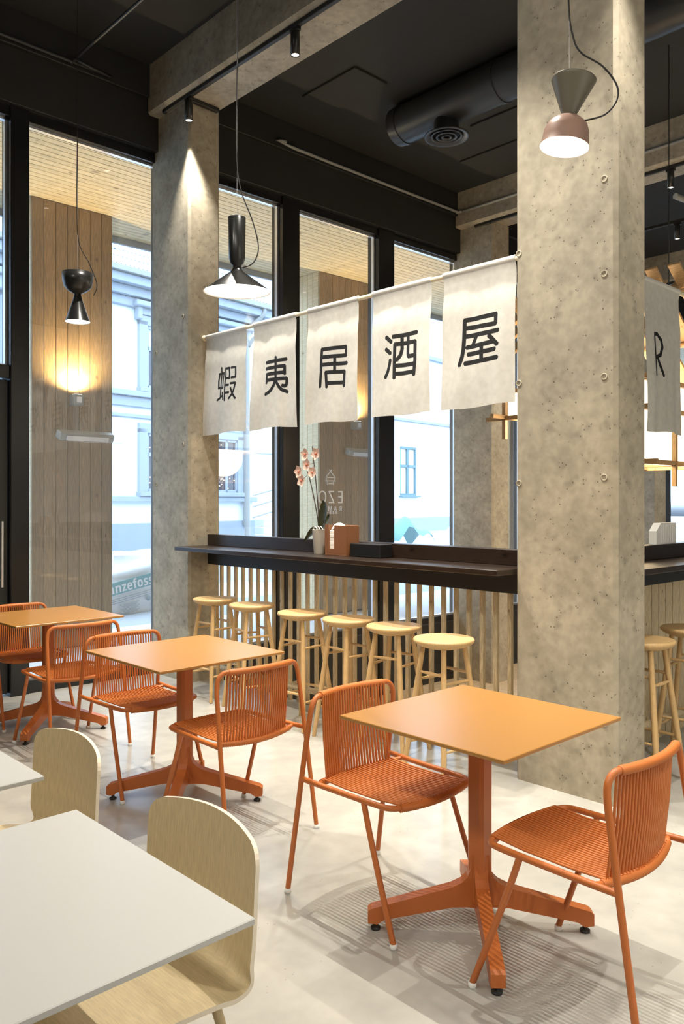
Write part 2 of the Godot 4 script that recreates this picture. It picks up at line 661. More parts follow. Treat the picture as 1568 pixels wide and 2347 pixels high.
func column(u0: float, u1: float, v0: float, v1: float, label: String, plugs: Array) -> void:
	var t := thing("concrete_column", label, "column", P((u0 + u1) / 2, (v0 + v1) / 2, LOW))
	var st := new_st()
	var c := 0.020
	var poly := PackedVector2Array([Vector2(u0 + c, v0), Vector2(u1 - c, v0), Vector2(u1, v0 + c), Vector2(u1, v1 - c), Vector2(u1 - c, v1), Vector2(u0 + c, v1), Vector2(u0, v1 - c), Vector2(u0, v0 + c)])
	var cp := PackedVector2Array()
	for p in poly:
		cp.append(p - Vector2((u0 + u1) / 2, (v0 + v1) / 2))
	add_prism(st, cp, Vector3(0, (ZB - LOW) / 2, 0), Vector3(1, 0, 0), Vector3(0, 0, -1), Vector3.UP, ZB - LOW)
	part("shaft", st, M.concrete, t)
	for g in plugs:
		var ps := new_st()
		var at := Vector3(u0 - (u0 + u1) / 2 - 0.001, g[1] - LOW, -(g[0] - (v0 + v1) / 2))
		add_lathe(ps, at, [[0.018, 0.0], [0.018, 0.004], [0.012, 0.004], [0.011, -0.002], [0.0, -0.002]], 12, Basis(Vector3(0, 0, 1), PI / 2))
		part("tie_hole_plug", ps, M.concrete, t)

func build_columns() -> void:
	column(3.72, 4.03, 5.76, 6.36, "bare concrete column at the glass front under the track spotlights", [[5.85, 3.05], [5.85, 1.98], [6.28, 2.8], [6.28, 1.65]])
	column(3.72, 4.03, 1.965, 2.555, "thick bare concrete column between the calligraphy banners and the right counter", [[2.53, 2.84], [2.53, 2.14], [2.53, 1.60], [2.53, 0.42], [2.03, 3.1], [2.03, 2.63], [2.03, 2.12], [2.03, 1.62], [2.03, 0.40]])
	column(7.93, 8.27, 5.76, 6.36, "bare concrete column at the glass front behind the calligraphy banner", [])
	column(12.14, 12.48, 5.76, 6.36, "distant bare concrete column seen below the paper lantern", [])
	column(7.93, 8.27, 1.965, 2.555, "bare concrete column inside the hall further along the right counter", [])
	var st: SurfaceTool
	for k in 4:
		var u := 3.61 + 4.21 * k - (4.21 if k == 3 else 0.0) * 4.0
		if k == 3:
			u = 3.61 - 4.21
		st = new_st()
		add_uvz(st, u, u + 0.42, -4.2, 6.25, ZB, ZC + 0.02, 0.02)
		single("concrete_beam", st, M.concrete, ["bare concrete ceiling beam carrying the black light track", "bare concrete ceiling beam over the second facade column", "distant bare concrete ceiling beam beyond the paper lantern", "bare concrete ceiling beam over the entrance side"][k], "beam")
	# short cross beam spanning over the inner columns is hidden above the frame

# ------------------------------------------------------------------ ceiling gear
func track_spot(u: float, v: float, z: float, label: String, energy: float, half: float, aim := Vector3.ZERO, size := 0.025) -> void:
	var t := thing("track_spotlight", label, "spotlight", P(u, v, z), 0.0, "ceiling spotlights on black tracks")
	var st := new_st()
	add_lathe(st, Vector3.ZERO, [[0.0, 0.165], [0.031, 0.165], [0.033, 0.160], [0.033, 0.0], [0.027, 0.0], [0.026, 0.02], [0.0, 0.02]], 20)
	part("housing", st, M.lamp_black, t)
	st = new_st()
	add_box(st, Vector3(0, 0.176, 0), Vector3(0.035, 0.03, 0.09), 0.004)
	part("adapter", st, M.lamp_black, t)
	st = new_st()
	add_lathe(st, Vector3.ZERO, [[0.0, 0.008], [0.026, 0.006]], 20)
	part("lens_glow", st, M.lamp_glow, t)
	var from := P(u, v, z - 0.012)
	spot(from, from + (aim if aim != Vector3.ZERO else Vector3.DOWN), energy, half, size)

func build_ceiling_gear() -> void:
	var st := new_st()
	add_uvz(st, 3.645, 3.68, -4.0, 6.06, ZB - 0.036, ZB - 0.002, 0.004)
	add_uvz(st, 3.68, 3.985, 5.70, 5.74, ZB - 0.036, ZB - 0.002, 0.004)
	single("lighting_track", st, M.black_paint, "black lighting track fixed under the concrete beam", "lighting track")
	var vs := [5.67, 4.33, 3.0, 1.66, 0.32]  # last two out of view, placed to light thick column and right counter
	for k in vs.size():
		track_spot(3.66, vs[k], 4.605, ["small black track spotlight in front of the facade column", "small black track spotlight halfway along the concrete beam", "small black track spotlight above the calligraphy banners", "unseen small black track spotlight in front of the thick inner column", "unseen small black track spotlight above the aisle"][k], 7.2 if k < 3 else 5.0, 33.0, Vector3(0.0, -1, 0))
	st = new_st()
	add_uvz(st, 2.765, 2.80, -3.0, 4.4, 4.90, 4.935, 0.004)
	for k in 4:
		add_uvz(st, 2.78, 2.786, -2.6 + 2.2 * k, -2.594 + 2.2 * k, 4.93, ZC)
	single("lighting_track", st, M.black_paint, "black lighting track hung over the row of orange tables", "lighting track")
	var vt := [4.25, 2.58, -0.75]  # last one out of view, placed to light the near floor
	for k in vt.size():
		track_spot(2.78, vt[k], 4.72, ["black spotlight hung over the middle orange table", "black spotlight hung over the front orange table", "unseen black spotlight hung at the aisle end of the track"][k], 8.6, 48.0, Vector3.ZERO, 0.01)
	st = new_st()
	add_uvz(st, 0.765, 0.80, -3.0, 4.4, 4.90, 4.935, 0.004)  # out of view, carries the lamps that light the white tables
	for k in 4:
		add_uvz(st, 0.78, 0.786, -2.6 + 2.2 * k, -2.594 + 2.2 * k, 4.93, ZC)
	single("lighting_track", st, M.black_paint, "unseen black lighting track hung over the row of white tables", "lighting track")
	st = new_st()
	add_uvz(st, -1.235, -1.20, -3.6, 4.4, 4.90, 4.935, 0.004)  # out of view, carries the lamps that light the hall from the front
	for k in 4:
		add_uvz(st, -1.22, -1.214, -3.0 + 2.2 * k, -2.994 + 2.2 * k, 4.93, ZC)
	single("lighting_track", st, M.black_paint, "unseen black lighting track hung along the far side of the white tables", "lighting track")
	for k in 4:  # lamps out of view, placed to light columns, banners and chairs frontally
		track_spot(-1.22, [-3.0, -1.2, 0.8, 2.8][k], 4.72, ["unseen black spotlight at the kitchen end of the outer track", "unseen black spotlight second from the kitchen end of the outer track", "unseen black spotlight second from the window end of the outer track", "unseen black spotlight at the window end of the outer track"][k], 3.9, 50.0, Vector3(1.0, -0.75, 0.12 * (k - 2)), 0.22)
	for k in 3:  # lamps out of view, placed to bounce soft light off the back wall
		track_spot(2.78, [-1.9, -2.6, -2.95][k], 4.72, ["unseen black spotlight aimed at the back wall, first of three", "unseen black spotlight aimed at the back wall, middle of three", "unseen black spotlight aimed at the back wall, last of three"][k], 8.0, 60.0, Vector3(0.3, -1.0, 0.8))
	for k in 2:  # lamps out of view, placed to light the white tables
		track_spot(0.78, [1.2, 3.0][k], 4.72, ["unseen black spotlight hung over the front white table", "unseen black spotlight hung over the rear white table"][k], 1.0, 50.0)
	for k in 4:  # lamps added to light the far columns
		track_spot(7.90, [5.0, 3.6, 2.2, 0.8][k], 4.605, ["added track spotlight under the second beam by the glass front", "added track spotlight under the second beam by the lantern", "added track spotlight under the second beam by the inner column", "added track spotlight under the second beam over the aisle"][k], 10.0, 40.0)
	for k in 2:  # added as well, lighting the most distant column
		track_spot(12.1, [4.6, 2.6][k], 4.605, ["added track spotlight under the far beam by the glass front", "added track spotlight under the far beam"][k], 10.0, 40.0)
	st = new_st()
	add_uvz(st, 7.885, 7.915, -3.0, 6.0, ZB - 0.036, ZB - 0.002, 0.004)
	single("lighting_track", st, M.black_paint, "black lighting track under the second concrete beam", "lighting track")
	st = new_st()
	add_uvz(st, 12.085, 12.115, -3.0, 6.0, ZB - 0.036, ZB - 0.002, 0.004)
	single("lighting_track", st, M.black_paint, "black lighting track under the far concrete beam", "lighting track")
	st = new_st()
	add_uvz(st, 9.465, 9.50, 0.0, 5.4, 4.79, 4.825, 0.004)
	for k in 3:
		add_uvz(st, 9.48, 9.486, 0.6 + 2.1 * k, 0.606 + 2.1 * k, 4.82, ZC)
	single("lighting_track", st, M.black_paint, "black lighting track hung between the second and the far beam", "lighting track")
	track_spot(9.48, 4.24, 4.60, "black spotlight shining between the second and the far beam", 8.0, 45.0)
	# conduits
	st = new_st()
	add_tube(st, smooth_path([P(-2, 6.17, 5.0), P(2.85, 6.17, 5.0), P(2.90, 6.12, 5.0), P(2.91, 5.9, 5.02), P(2.92, -3.5, 5.05)], 3), 0.014, 8)
	single("ceiling_conduit", st, M.duct_metal, "thin dark conduit turning a corner below the ceiling beside the first beam", "pipe")
	st = new_st()
	add_tube(st, smooth_path([P(5.1, 6.17, 5.03), P(5.2, 6.17, 5.0), P(7.72, 6.17, 5.0), P(7.79, 6.13, 5.0), P(7.81, 5.9, 5.0), P(7.81, -3.0, 5.0)], 3), 0.016, 8)
	single("ceiling_conduit", st, M.pipe_grey, "thin grey conduit following the bulkhead to the second beam", "pipe")
	for k in 3:
		st = new_st()
		add_tube(st, [P(7.81, 5.0 - 1.6 * k, 5.0), P(7.81, 5.0 - 1.6 * k, ZC)], 0.006, 6)
		add_tube(st, [P(7.81, 5.0 - 1.6 * k, 4.97), P(7.81, 5.0 - 1.6 * k, 5.06)], 0.016, 8)
		single("conduit_hanger", st, M.duct_metal, ["thin rod hanging the grey conduit close to the glass front", "thin rod hanging the grey conduit beside the lantern", "thin rod hanging the grey conduit over the aisle"][k], "hanger", "rods holding the grey conduit")
	# big round duct with diffuser
	var d := thing("ventilation_duct", "large round dark ventilation duct with a circular ceiling diffuser", "duct")
	st = new_st()
	add_tube(st, [P(5.72, 5.25, 5.06), P(5.72, -3.6, 5.06)], 0.175, 24)
	part("duct_tube", st, M.duct_metal, d)
	for k in 6:
		var rs := new_st()
		var v := 5.2 - 1.1 * k
		add_tube(rs, [P(5.72, v, 5.06), P(5.72, v - 0.05, 5.06)], 0.182, 24)
		part("duct_collar", rs, M.duct_metal, d)
	st = new_st()
	add_lathe(st, P(5.72, 4.66, 4.775), [[0.115, 0.24], [0.115, 0.03], [0.19, 0.0], [0.20, 0.0], [0.20, 0.012], [0.12, 0.05]], 28)
	part("branch", st, M.duct_metal, d)
	for k in 3:
		var rs := new_st()
		var r := 0.145 - 0.047 * k
		add_lathe(rs, P(5.72, 4.66, 4.78 - 0.004 * k), [[r, 0.0], [r - 0.016, 0.016], [r - 0.03, 0.018], [r - 0.012, -0.003], [r, 0.0]], 28)
		part("diffuser_ring", rs, M.duct_metal, d)
	# flat plates on the ceiling
	for k in 3:
		st = new_st()
		add_uvz(st, [6.5, 7.1, 4.9][k], [7.0, 7.6, 5.3][k], [4.4, 4.6, 5.0][k], [5.0, 5.6, 5.7][k], ZC - 0.02, ZC, 0.004)
		single("ceiling_plate", st, M.black_ceiling, ["flat dark ceiling plate beyond the round duct near the second beam", "flat dark ceiling plate against the second beam", "flat dark ceiling plate before the round duct"][k], "ceiling panel", "plates on the black ceiling")
	# pipes and duct on the right
	var q := thing("exhaust_duct", "black vertical exhaust pipe bending into a grey duct near the ceiling", "duct")
	st = new_st()
	add_tube(st, [P(8.7, 3.30, ZC), P(8.7, 3.30, 4.88)], 0.075, 16)
	part("vertical_pipe", st, M.black_paint, q)
	st = new_st()
	add_tube(st, smooth_path([P(8.7, 3.30, 4.90), P(8.72, 3.29, 4.78), P(8.85, 3.2, 4.68), P(9.1, 3.05, 4.6), P(9.8, 2.6, 4.4)], 5), 0.085, 16)
	part("elbow", st, M.duct_metal, q)
	st = new_st()
	add_tube(st, smooth_path([P(8.55, 3.2, 4.72), P(8.5, 3.2, 4.5), P(8.55, 3.16, 4.35), P(8.9, 2.95, 4.2), P(9.3, 2.8, 4.15)], 4), 0.016, 8)
	single("white_pipe", st, M.foot_white, "thin white pipe bent below the grey exhaust duct", "pipe")
	st = new_st()
	add_tube(st, [P(8.0, 3.6, 4.55), P(11.2, 2.9, 4.35)], 0.03, 10)
	single("grey_pipe", st, M.pipe_grey, "straight grey pipe crossing below the exhaust duct", "pipe")
	st = new_st()
	add_tube(st, [P(12.05, 5.6, 5.0), P(12.05, -3.0, 5.0)], 0.016, 8)
	single("ceiling_conduit", st, M.foot_white, "thin pale conduit along the far concrete beam", "pipe")

# ------------------------------------------------------------------ counters and railings
func build_counters() -> void:
	var zt := 1.135
	# counter between the two columns
	var c := thing("bar_counter", "long dark wooden bar counter on the slatted railing below the banners", "counter")
	var st := new_st()
	add_uvz(st, 3.575, 3.93, 2.57, 5.755, zt - 0.032, zt, 0.004)
	part("worktop", st, M.dark_wood, c)
	st = new_st()
	add_uvz(st, 3.90, 3.935, 2.56, 5.755, 0.975, zt - 0.032, 0.003)
	part("apron", st, M.black_paint, c)
	st = new_st()
	add_uvz(st, 3.90, 3.99, 2.56, 5.755, zt, zt + 0.092, 0.003)
	part("back_ledge", st, M.dark_wood, c)
	var r := thing("slatted_railing", "railing of pale upright wooden slats under the long bar counter", "railing")
	var bar := new_st()
	add_uvz(bar, 3.976, 4.0, 2.56, 5.755, 1.0, 1.10, 0.002)
	part("top_rail", bar, M.black_paint, r)
	var sl := new_st()
	add_box(sl, Vector3.ZERO, Vector3(0.025, 1.0 + 0.12, 0.027), 0.002)
	var sm := mesh_of(sl)
	for k in 31:
		var v := 5.64 - 0.0995 * k
		var o := part_mesh("slat", sm, M.slat_wood, r)
		o.position = P(3.9625, v, 0.44)
	for v in [4.945, 4.845, 3.845]:
		box_part("steel_post", 3.975, 4.0, v - 0.028, v + 0.001, -0.3, 1.0, M.black_paint, r)
	# counter to the right of the inner column
	c = thing("bar_counter", "dark wooden bar counter right of the thick inner column", "counter")
	st = new_st()
	add_uvz(st, 4.035, 7.92, 2.05, 2.39, zt - 0.032, zt, 0.004)
	part("worktop", st, M.dark_wood, c)
	st = new_st()
	add_uvz(st, 4.035, 7.92, 2.33, 2.36, 0.985, zt - 0.032, 0.003)
	part("apron", st, M.black_paint, c)
	st = new_st()
	add_uvz(st, 4.035, 7.92, 2.36, 2.44, zt, zt + 0.092, 0.003)
	part("back_ledge", st, M.dark_wood, c)
	r = thing("slatted_railing", "closed railing of pale wooden slats under the right bar counter", "railing")
	box_part("backing_board", 4.035, 7.92, 2.40, 2.415, -0.1, 1.0, M.slat_wood, r)
	sl = new_st()
	add_box(sl, Vector3.ZERO, Vector3(0.088, 1.10, 0.03), 0.002)
	sm = mesh_of(sl)
	for k in 39:
		var o := part_mesh("slat", sm, M.slat_wood, r)
		o.position = P(4.085 + 0.0985 * k, 2.38, 0.55)
	st = new_st()
	add_tube(st, [P(4.05, 2.27, 0.165), P(7.9, 2.27, 0.165)], 0.026, 12)
	for k in 4:
		add_tube(st, [P(4.4 + 1.0 * k, 2.27, 0.165), P(4.4 + 1.0 * k, 2.37, 0.165)], 0.012, 8)
	single("foot_rail", st, M.slat_wood, "round pale foot rail along the right slatted railing", "foot rail")
	st = new_st()
	add_tube(st, [P(3.80, 2.66, 0.165), P(3.80, 5.6, 0.165)], 0.022, 12)
	for k in 4:
		add_tube(st, [P(3.80, 2.8 + 0.9 * k, 0.165), P(3.96, 2.8 + 0.9 * k, 0.165)], 0.010, 8)
	single("foot_rail", st, M.slat_wood, "round pale foot rail behind the row of six stools", "foot rail")

# ------------------------------------------------------------------ banners
const INK := {"xia":[[5.493,2.594,5.486,2.55,5.483,2.537,5.489,2.485,5.49,2.421,5.491,2.357],[5.514,2.544,5.523,2.488,5.52,2.429],[5.52,2.545,5.447,2.543],[5.448,2.54,5.458,2.49,5.459,2.425],[5.523,2.43,5.455,2.429],[5.533,2.334,5.489,2.35,5.461,2.364],[5.462,2.387,5.45,2.33],[5.425,2.581,5.417,2.526,5.425,2.469,5.428,2.415,5.427,2.319],[5.427,2.576,5.375,2.576],[5.376,2.579,5.367,2.529,5.37,2.49],[5.417,2.496,5.368,2.493],[5.421,2.441,5.379,2.439],[5.421,2.379,5.375,2.379],[5.35,2.575,5.287,2.573],[5.291,2.574,5.288,2.525,5.291,2.492],[5.346,2.495,5.287,2.494],[5.356,2.449,5.291,2.447,5.296,2.432,5.308,2.397,5.329,2.364,5.375,2.328],[5.353,2.413,5.332,2.369,5.293,2.324]],
	"yi":[[4.899,2.558,4.669,2.561],[4.785,2.586,4.785,2.416],[4.896,2.511,4.688,2.513,4.69,2.454],[4.889,2.467,4.689,2.465],[4.886,2.467,4.89,2.403],[4.889,2.422,4.673,2.42,4.671,2.395,4.677,2.371,4.692,2.364,4.714,2.368],[4.787,2.416,4.808,2.376,4.84,2.341,4.867,2.326,4.903,2.318],[4.784,2.407,4.752,2.364,4.72,2.337,4.666,2.319]],
	"ju":[[4.267,2.573,4.031,2.567,4.033,2.509],[4.271,2.518,4.031,2.51],[4.265,2.573,4.274,2.497,4.277,2.419,4.29,2.313],[4.274,2.465,4.024,2.456],[4.138,2.507,4.142,2.407],[4.233,2.407,4.05,2.401,4.057,2.303],[4.23,2.405,4.227,2.354,4.224,2.305],[4.221,2.33,4.054,2.327]],
	"jiu":[[3.642,2.569,3.598,2.534],[3.646,2.491,3.607,2.462],[3.609,2.419,3.617,2.384,3.631,2.346,3.654,2.31],[3.583,2.566,3.382,2.566],[3.567,2.515,3.394,2.511,3.392,2.395,3.401,2.304],[3.567,2.515,3.571,2.418,3.571,2.301],[3.51,2.563,3.51,2.479,3.523,2.441,3.552,2.414],[3.457,2.563,3.459,2.443,3.452,2.426,3.396,2.425],[3.566,2.378,3.396,2.372],[3.566,2.326,3.398,2.323]],
	"wu":[[3.003,2.578,2.777,2.577,2.777,2.523],[3.003,2.531,2.777,2.522],[3.002,2.578,3.003,2.475,3.006,2.41,3.014,2.364,3.031,2.316],[2.998,2.482,2.759,2.479],[2.915,2.479,2.942,2.421],[2.982,2.416,2.789,2.42],[2.824,2.461,2.763,2.4],[2.972,2.374,2.78,2.374],[2.875,2.422,2.874,2.325],[2.992,2.323,2.763,2.324]],
	"r":[[4.921,2.551,4.925,2.294],[4.921,2.551,4.965,2.553,5.005,2.519,5.015,2.476,4.99,2.423,4.925,2.403],[4.955,2.402,5.02,2.293]]}

# cloth picture: weave and printed strokes; a runs 0..w from the left edge, b from the top
func cloth_image(w: float, h: float, strokes: Array, pen: float, weave: PackedByteArray) -> ImageTexture:
	var px := 760.0
	var W := int(w * px)
	var H := int(h * px)
	var d := PackedFloat32Array()
	d.resize(W * H)
	d.fill(99.0)
	for s in strokes:
		for k in range(0, s.size() - 3, 2):
			var a := Vector2(s[k], s[k + 1]) * px
			var b := Vector2(s[k + 2], s[k + 3]) * px
			var m := pen * px + 2.0
			for y in range(maxi(0, int(minf(a.y, b.y) - m)), mini(H, int(maxf(a.y, b.y) + m) + 1)):
				for x in range(maxi(0, int(minf(a.x, b.x) - m)), mini(W, int(maxf(a.x, b.x) + m) + 1)):
					var p := Vector2(x, y)
					var ab := b - a
					var t := (p - a).dot(ab) / maxf(ab.length_squared(), 0.001)
					var e := 0.5 / maxf(ab.length(), 1.0) * pen * px * 0.4
					var q := p.distance_to(a + ab * clampf(t, 0.0, 1.0))
					if t < -e or t > 1.0 + e:
						q = p.distance_to(a + ab * clampf(t, 0.0, 1.0)) * 1.25
					d[y * W + x] = minf(d[y * W + x], q)
	var out := PackedByteArray()
	out.resize(W * H * 3)
	for y in H:
		for x in W:
			var i := y * W + x
			var g := 238.0 + (weave[(y % 512) * 512 + x % 512] - 128) * 0.07
			g += -5.0 if (x + y) % 2 == 0 else 0.0
			var ink := clampf(pen * 0.5 * px - d[i] + 0.5, 0.0, 1.0)
			out[i * 3] = int(lerpf(g, 22.0, ink))
			out[i * 3 + 1] = int(lerpf(g * 0.972, 19.0, ink))
			out[i * 3 + 2] = int(lerpf(g * 0.925, 18.0, ink))
	return ImageTexture.create_from_image(Image.create_from_data(W, H, false, Image.FORMAT_RGB8, out))

# hanging panel: origin at its top left, right runs along r, it billows along n
func cloth_mesh(w: float, h: float, r: Vector3, n: Vector3, ph: float, flare: float) -> ArrayMesh:
	var st := SurfaceTool.new()
	st.begin(Mesh.PRIMITIVE_TRIANGLES)
	st.set_smooth_group(1)
	var nx := 30
	var ny := 40
	var f := func(i: int, j: int, back: float) -> Vector3:
		var a := float(i) / nx
		var b := float(j) / ny
		var fold := sin(a * 11.0 + ph) * 0.006 + sin(a * 23.0 + ph * 2.3 + b * 2.0) * 0.0035 + sin(b * 9.0 + a * 5.0 + ph) * 0.003
		var top := smoothstep(0.0, 0.10, b)
		var o := -0.012 * smoothstep(0.0, 0.05, b) * (1.0 - smoothstep(0.12, 0.3, b)) + fold * (0.35 + 0.65 * b) * top
		o += 0.022 * smoothstep(0.15, 0.9, b) * (0.4 + 0.6 * sin(a * 3.0 + ph))
		var x := (a - 0.5) * w * (1.0 + flare * b * b)
		var dy := 0.006 * sin(a * 6.0 + ph) * b + 0.004 * (2.0 * a - 1.0) * (2.0 * a - 1.0) * b
		return r * (x + w / 2) + Vector3(0, -b * h - dy, 0) + n * (o - back)
	for j in ny:
		for i in nx:
			for q in [[0, 0], [1, 0], [1, 1], [0, 0], [1, 1], [0, 1]]:
				var ii: int = i + q[0]
				var jj: int = j + q[1]
				st.set_uv(Vector2(float(ii) / nx, float(jj) / ny))
				st.add_vertex(f.call(ii, jj, 0.0))
	st.generate_normals()
	return st.commit()

func noren(called: String, label: String, w: float, h: float, top_left: Vector3, r: Vector3, n: Vector3, strokes: Array, pen: float, ph: float, flare: float, weave: PackedByteArray, grp: String) -> void:
	var t := thing(called, label, "banner", top_left, 0.0, grp)
	var m := StandardMaterial3D.new()
	m.resource_name = "banner_cotton"
	m.roughness = 0.9
	m.albedo_color = lin(0.70, 0.71, 0.71)
	m.albedo_texture = cloth_image(w, h, strokes, pen, weave)
	m.cull_mode = BaseMaterial3D.CULL_DISABLED
	m.backlight_enabled = true
	m.backlight = Color(0.16, 0.15, 0.13)
	var c := part_mesh("cloth", cloth_mesh(w, h, r, n, ph, flare), m, t)
	c.position = n * 0.014
	var st := new_st()
	add_tube(st, [Vector3(0, 0.004, 0), r * w + Vector3(0, 0.004, 0)], 0.0185, 14)
	part("rod_sleeve", st, M.cotton, t)

func build_norens() -> void:
	var weave := noise_bytes(512, 0.02, 4, 77)
	var zr := 2.872
	var st := new_st()
	add_tube(st, [P(3.87, 5.758, zr), P(3.87, 2.558, zr)], 0.0145, 12)
	var rod := single("banner_rod", st, M.bamboo, "pale wooden rod holding the five calligraphy banners", "rod")
	st = new_st()
	add_lathe(st, P(3.87, 5.752, zr), [[0.0, 0.006], [0.024, 0.006], [0.026, 0.0], [0.026, -0.008]], 16, Basis(Vector3(1, 0, 0), PI / 2))
	part("wall_flange", st, M.bamboo, rod)
	var defs := [["xia", 5.722, 0.555], ["yi", 5.071, 0.512], ["ju", 4.428, 0.518], ["jiu", 3.776, 0.508], ["wu", 3.172, 0.522]]
	var labels := ["white banner with a dense black character nearest the facade column", "white banner with a black character with sweeping legs, second from the facade column", "white banner with a boxy black character, middle of the five", "white banner with a black character with three drops at its left", "white banner with a black character next to the thick inner column"]
	var H := 0.815
	for k in 5:
		var d: Array = defs[k]
		var strokes := []
		for s in INK[d[0]]:
			var o := []
			for q in range(0, s.size(), 2):
				o.append(d[1] - s[q])
				o.append(zr - s[q + 1])
			strokes.append(o)
		noren("calligraphy_banner", labels[k], d[2], H, P(3.87, d[1], zr), Vector3(0, 0, 1), Vector3(-1, 0, 0), strokes, 0.027 if k > 0 else 0.019, 1.3 * k + 0.4, 0.05, weave, "calligraphy banners on the rod")
	# banners along the right counter
	st = new_st()
	add_tube(st, [P(4.032, 2.36, 2.875), P(7.928, 2.36, 2.875)], 0.0145, 12)
	single("banner_rod", st, M.bamboo, "pale wooden rod holding the banners over the right counter", "rod")
	var us := [4.18, 4.79, 5.42, 6.05, 6.66, 7.28]
	var lt := ["M", "R", "", "", "", ""]
	for k in us.size():
		var strokes := []
		if lt[k] == "R":
			for s in INK["r"]:
				var o := []
				for q in range(0, s.size(), 2):
					o.append(s[q] - us[k])
					o.append(2.872 - s[q + 1])
				strokes.append(o)
		var lb: String = "white banner with a thin black letter R over the right counter" if k == 1 else ("plain white banner next to the letter banner, hidden by the thick column" if k == 0 else ["plain white banner directly after the letter banner", "plain white banner second after the letter banner", "plain white banner third after the letter banner", "plain white banner last before the next inner column"][k - 2])
		noren("letter_banner", lb, 0.5, H + (0.12 if k == 1 else 0.1), P(us[k], 2.36, 2.875), Vector3(1, 0, 0), Vector3(0, 0, 1), strokes, 0.024, 0.9 * k, 0.04, weave, "banners over the right counter")

# ------------------------------------------------------------------ pendant lamps
func pendant(label: String, at: Vector3, tilt: Basis, upper: Array, lower: Array, inner: Array, mu: Material, ml: Material, glow_r: float, glow_y: float, cable: Array, wire: bool, energy: float, half: float) -> void:
	var t := thing("pendant_lamp", label, "pendant lamp", at)
	var st := new_st()
	add_lathe(st, Vector3.ZERO, upper, 36, tilt)
	part("upper_shade", st, mu, t)
	st = new_st()
	add_lathe(st, Vector3.ZERO, lower, 36, tilt)
	var lo := part("lower_shade", st, ml, t)
	st = new_st()
	add_lathe(st, Vector3.ZERO, inner, 36, tilt)
	part("shade_lining", st, M.lamp_inner, lo)
	st = new_st()
	add_lathe(st, Vector3.ZERO, [[0.0, glow_y + 0.004], [glow_r * 0.6, glow_y + 0.003], [glow_r, glow_y]], 36, tilt)
	part("diffuser_glow", st, M.lamp_glow, lo)
	st = new_st()
	var pts := []
	for p in cable:
		pts.append(p - at)
	add_tube(st, smooth_path(pts, 8), 0.0035, 6)
	part("cable", st, M.cord_black, t)
	if wire:
		st = new_st()
		add_tube(st, [tilt * Vector3(0, 0.02, 0), Vector3(0, (4.90 if at.x > 2.7 else ZC) - at.y, 0)], 0.0008, 5)
		part("steel_wire", st, M.silver, t)
	var dn := tilt * Vector3(0, -1, 0)
	spot(at + tilt * Vector3(0, glow_y - 0.012, 0), at + tilt * Vector3(0, glow_y, 0) + dn, energy, half, glow_r * 1.4, Color(1.0, 0.90, 0.74))

func shell(p: Array, th: float) -> Array:
	return p

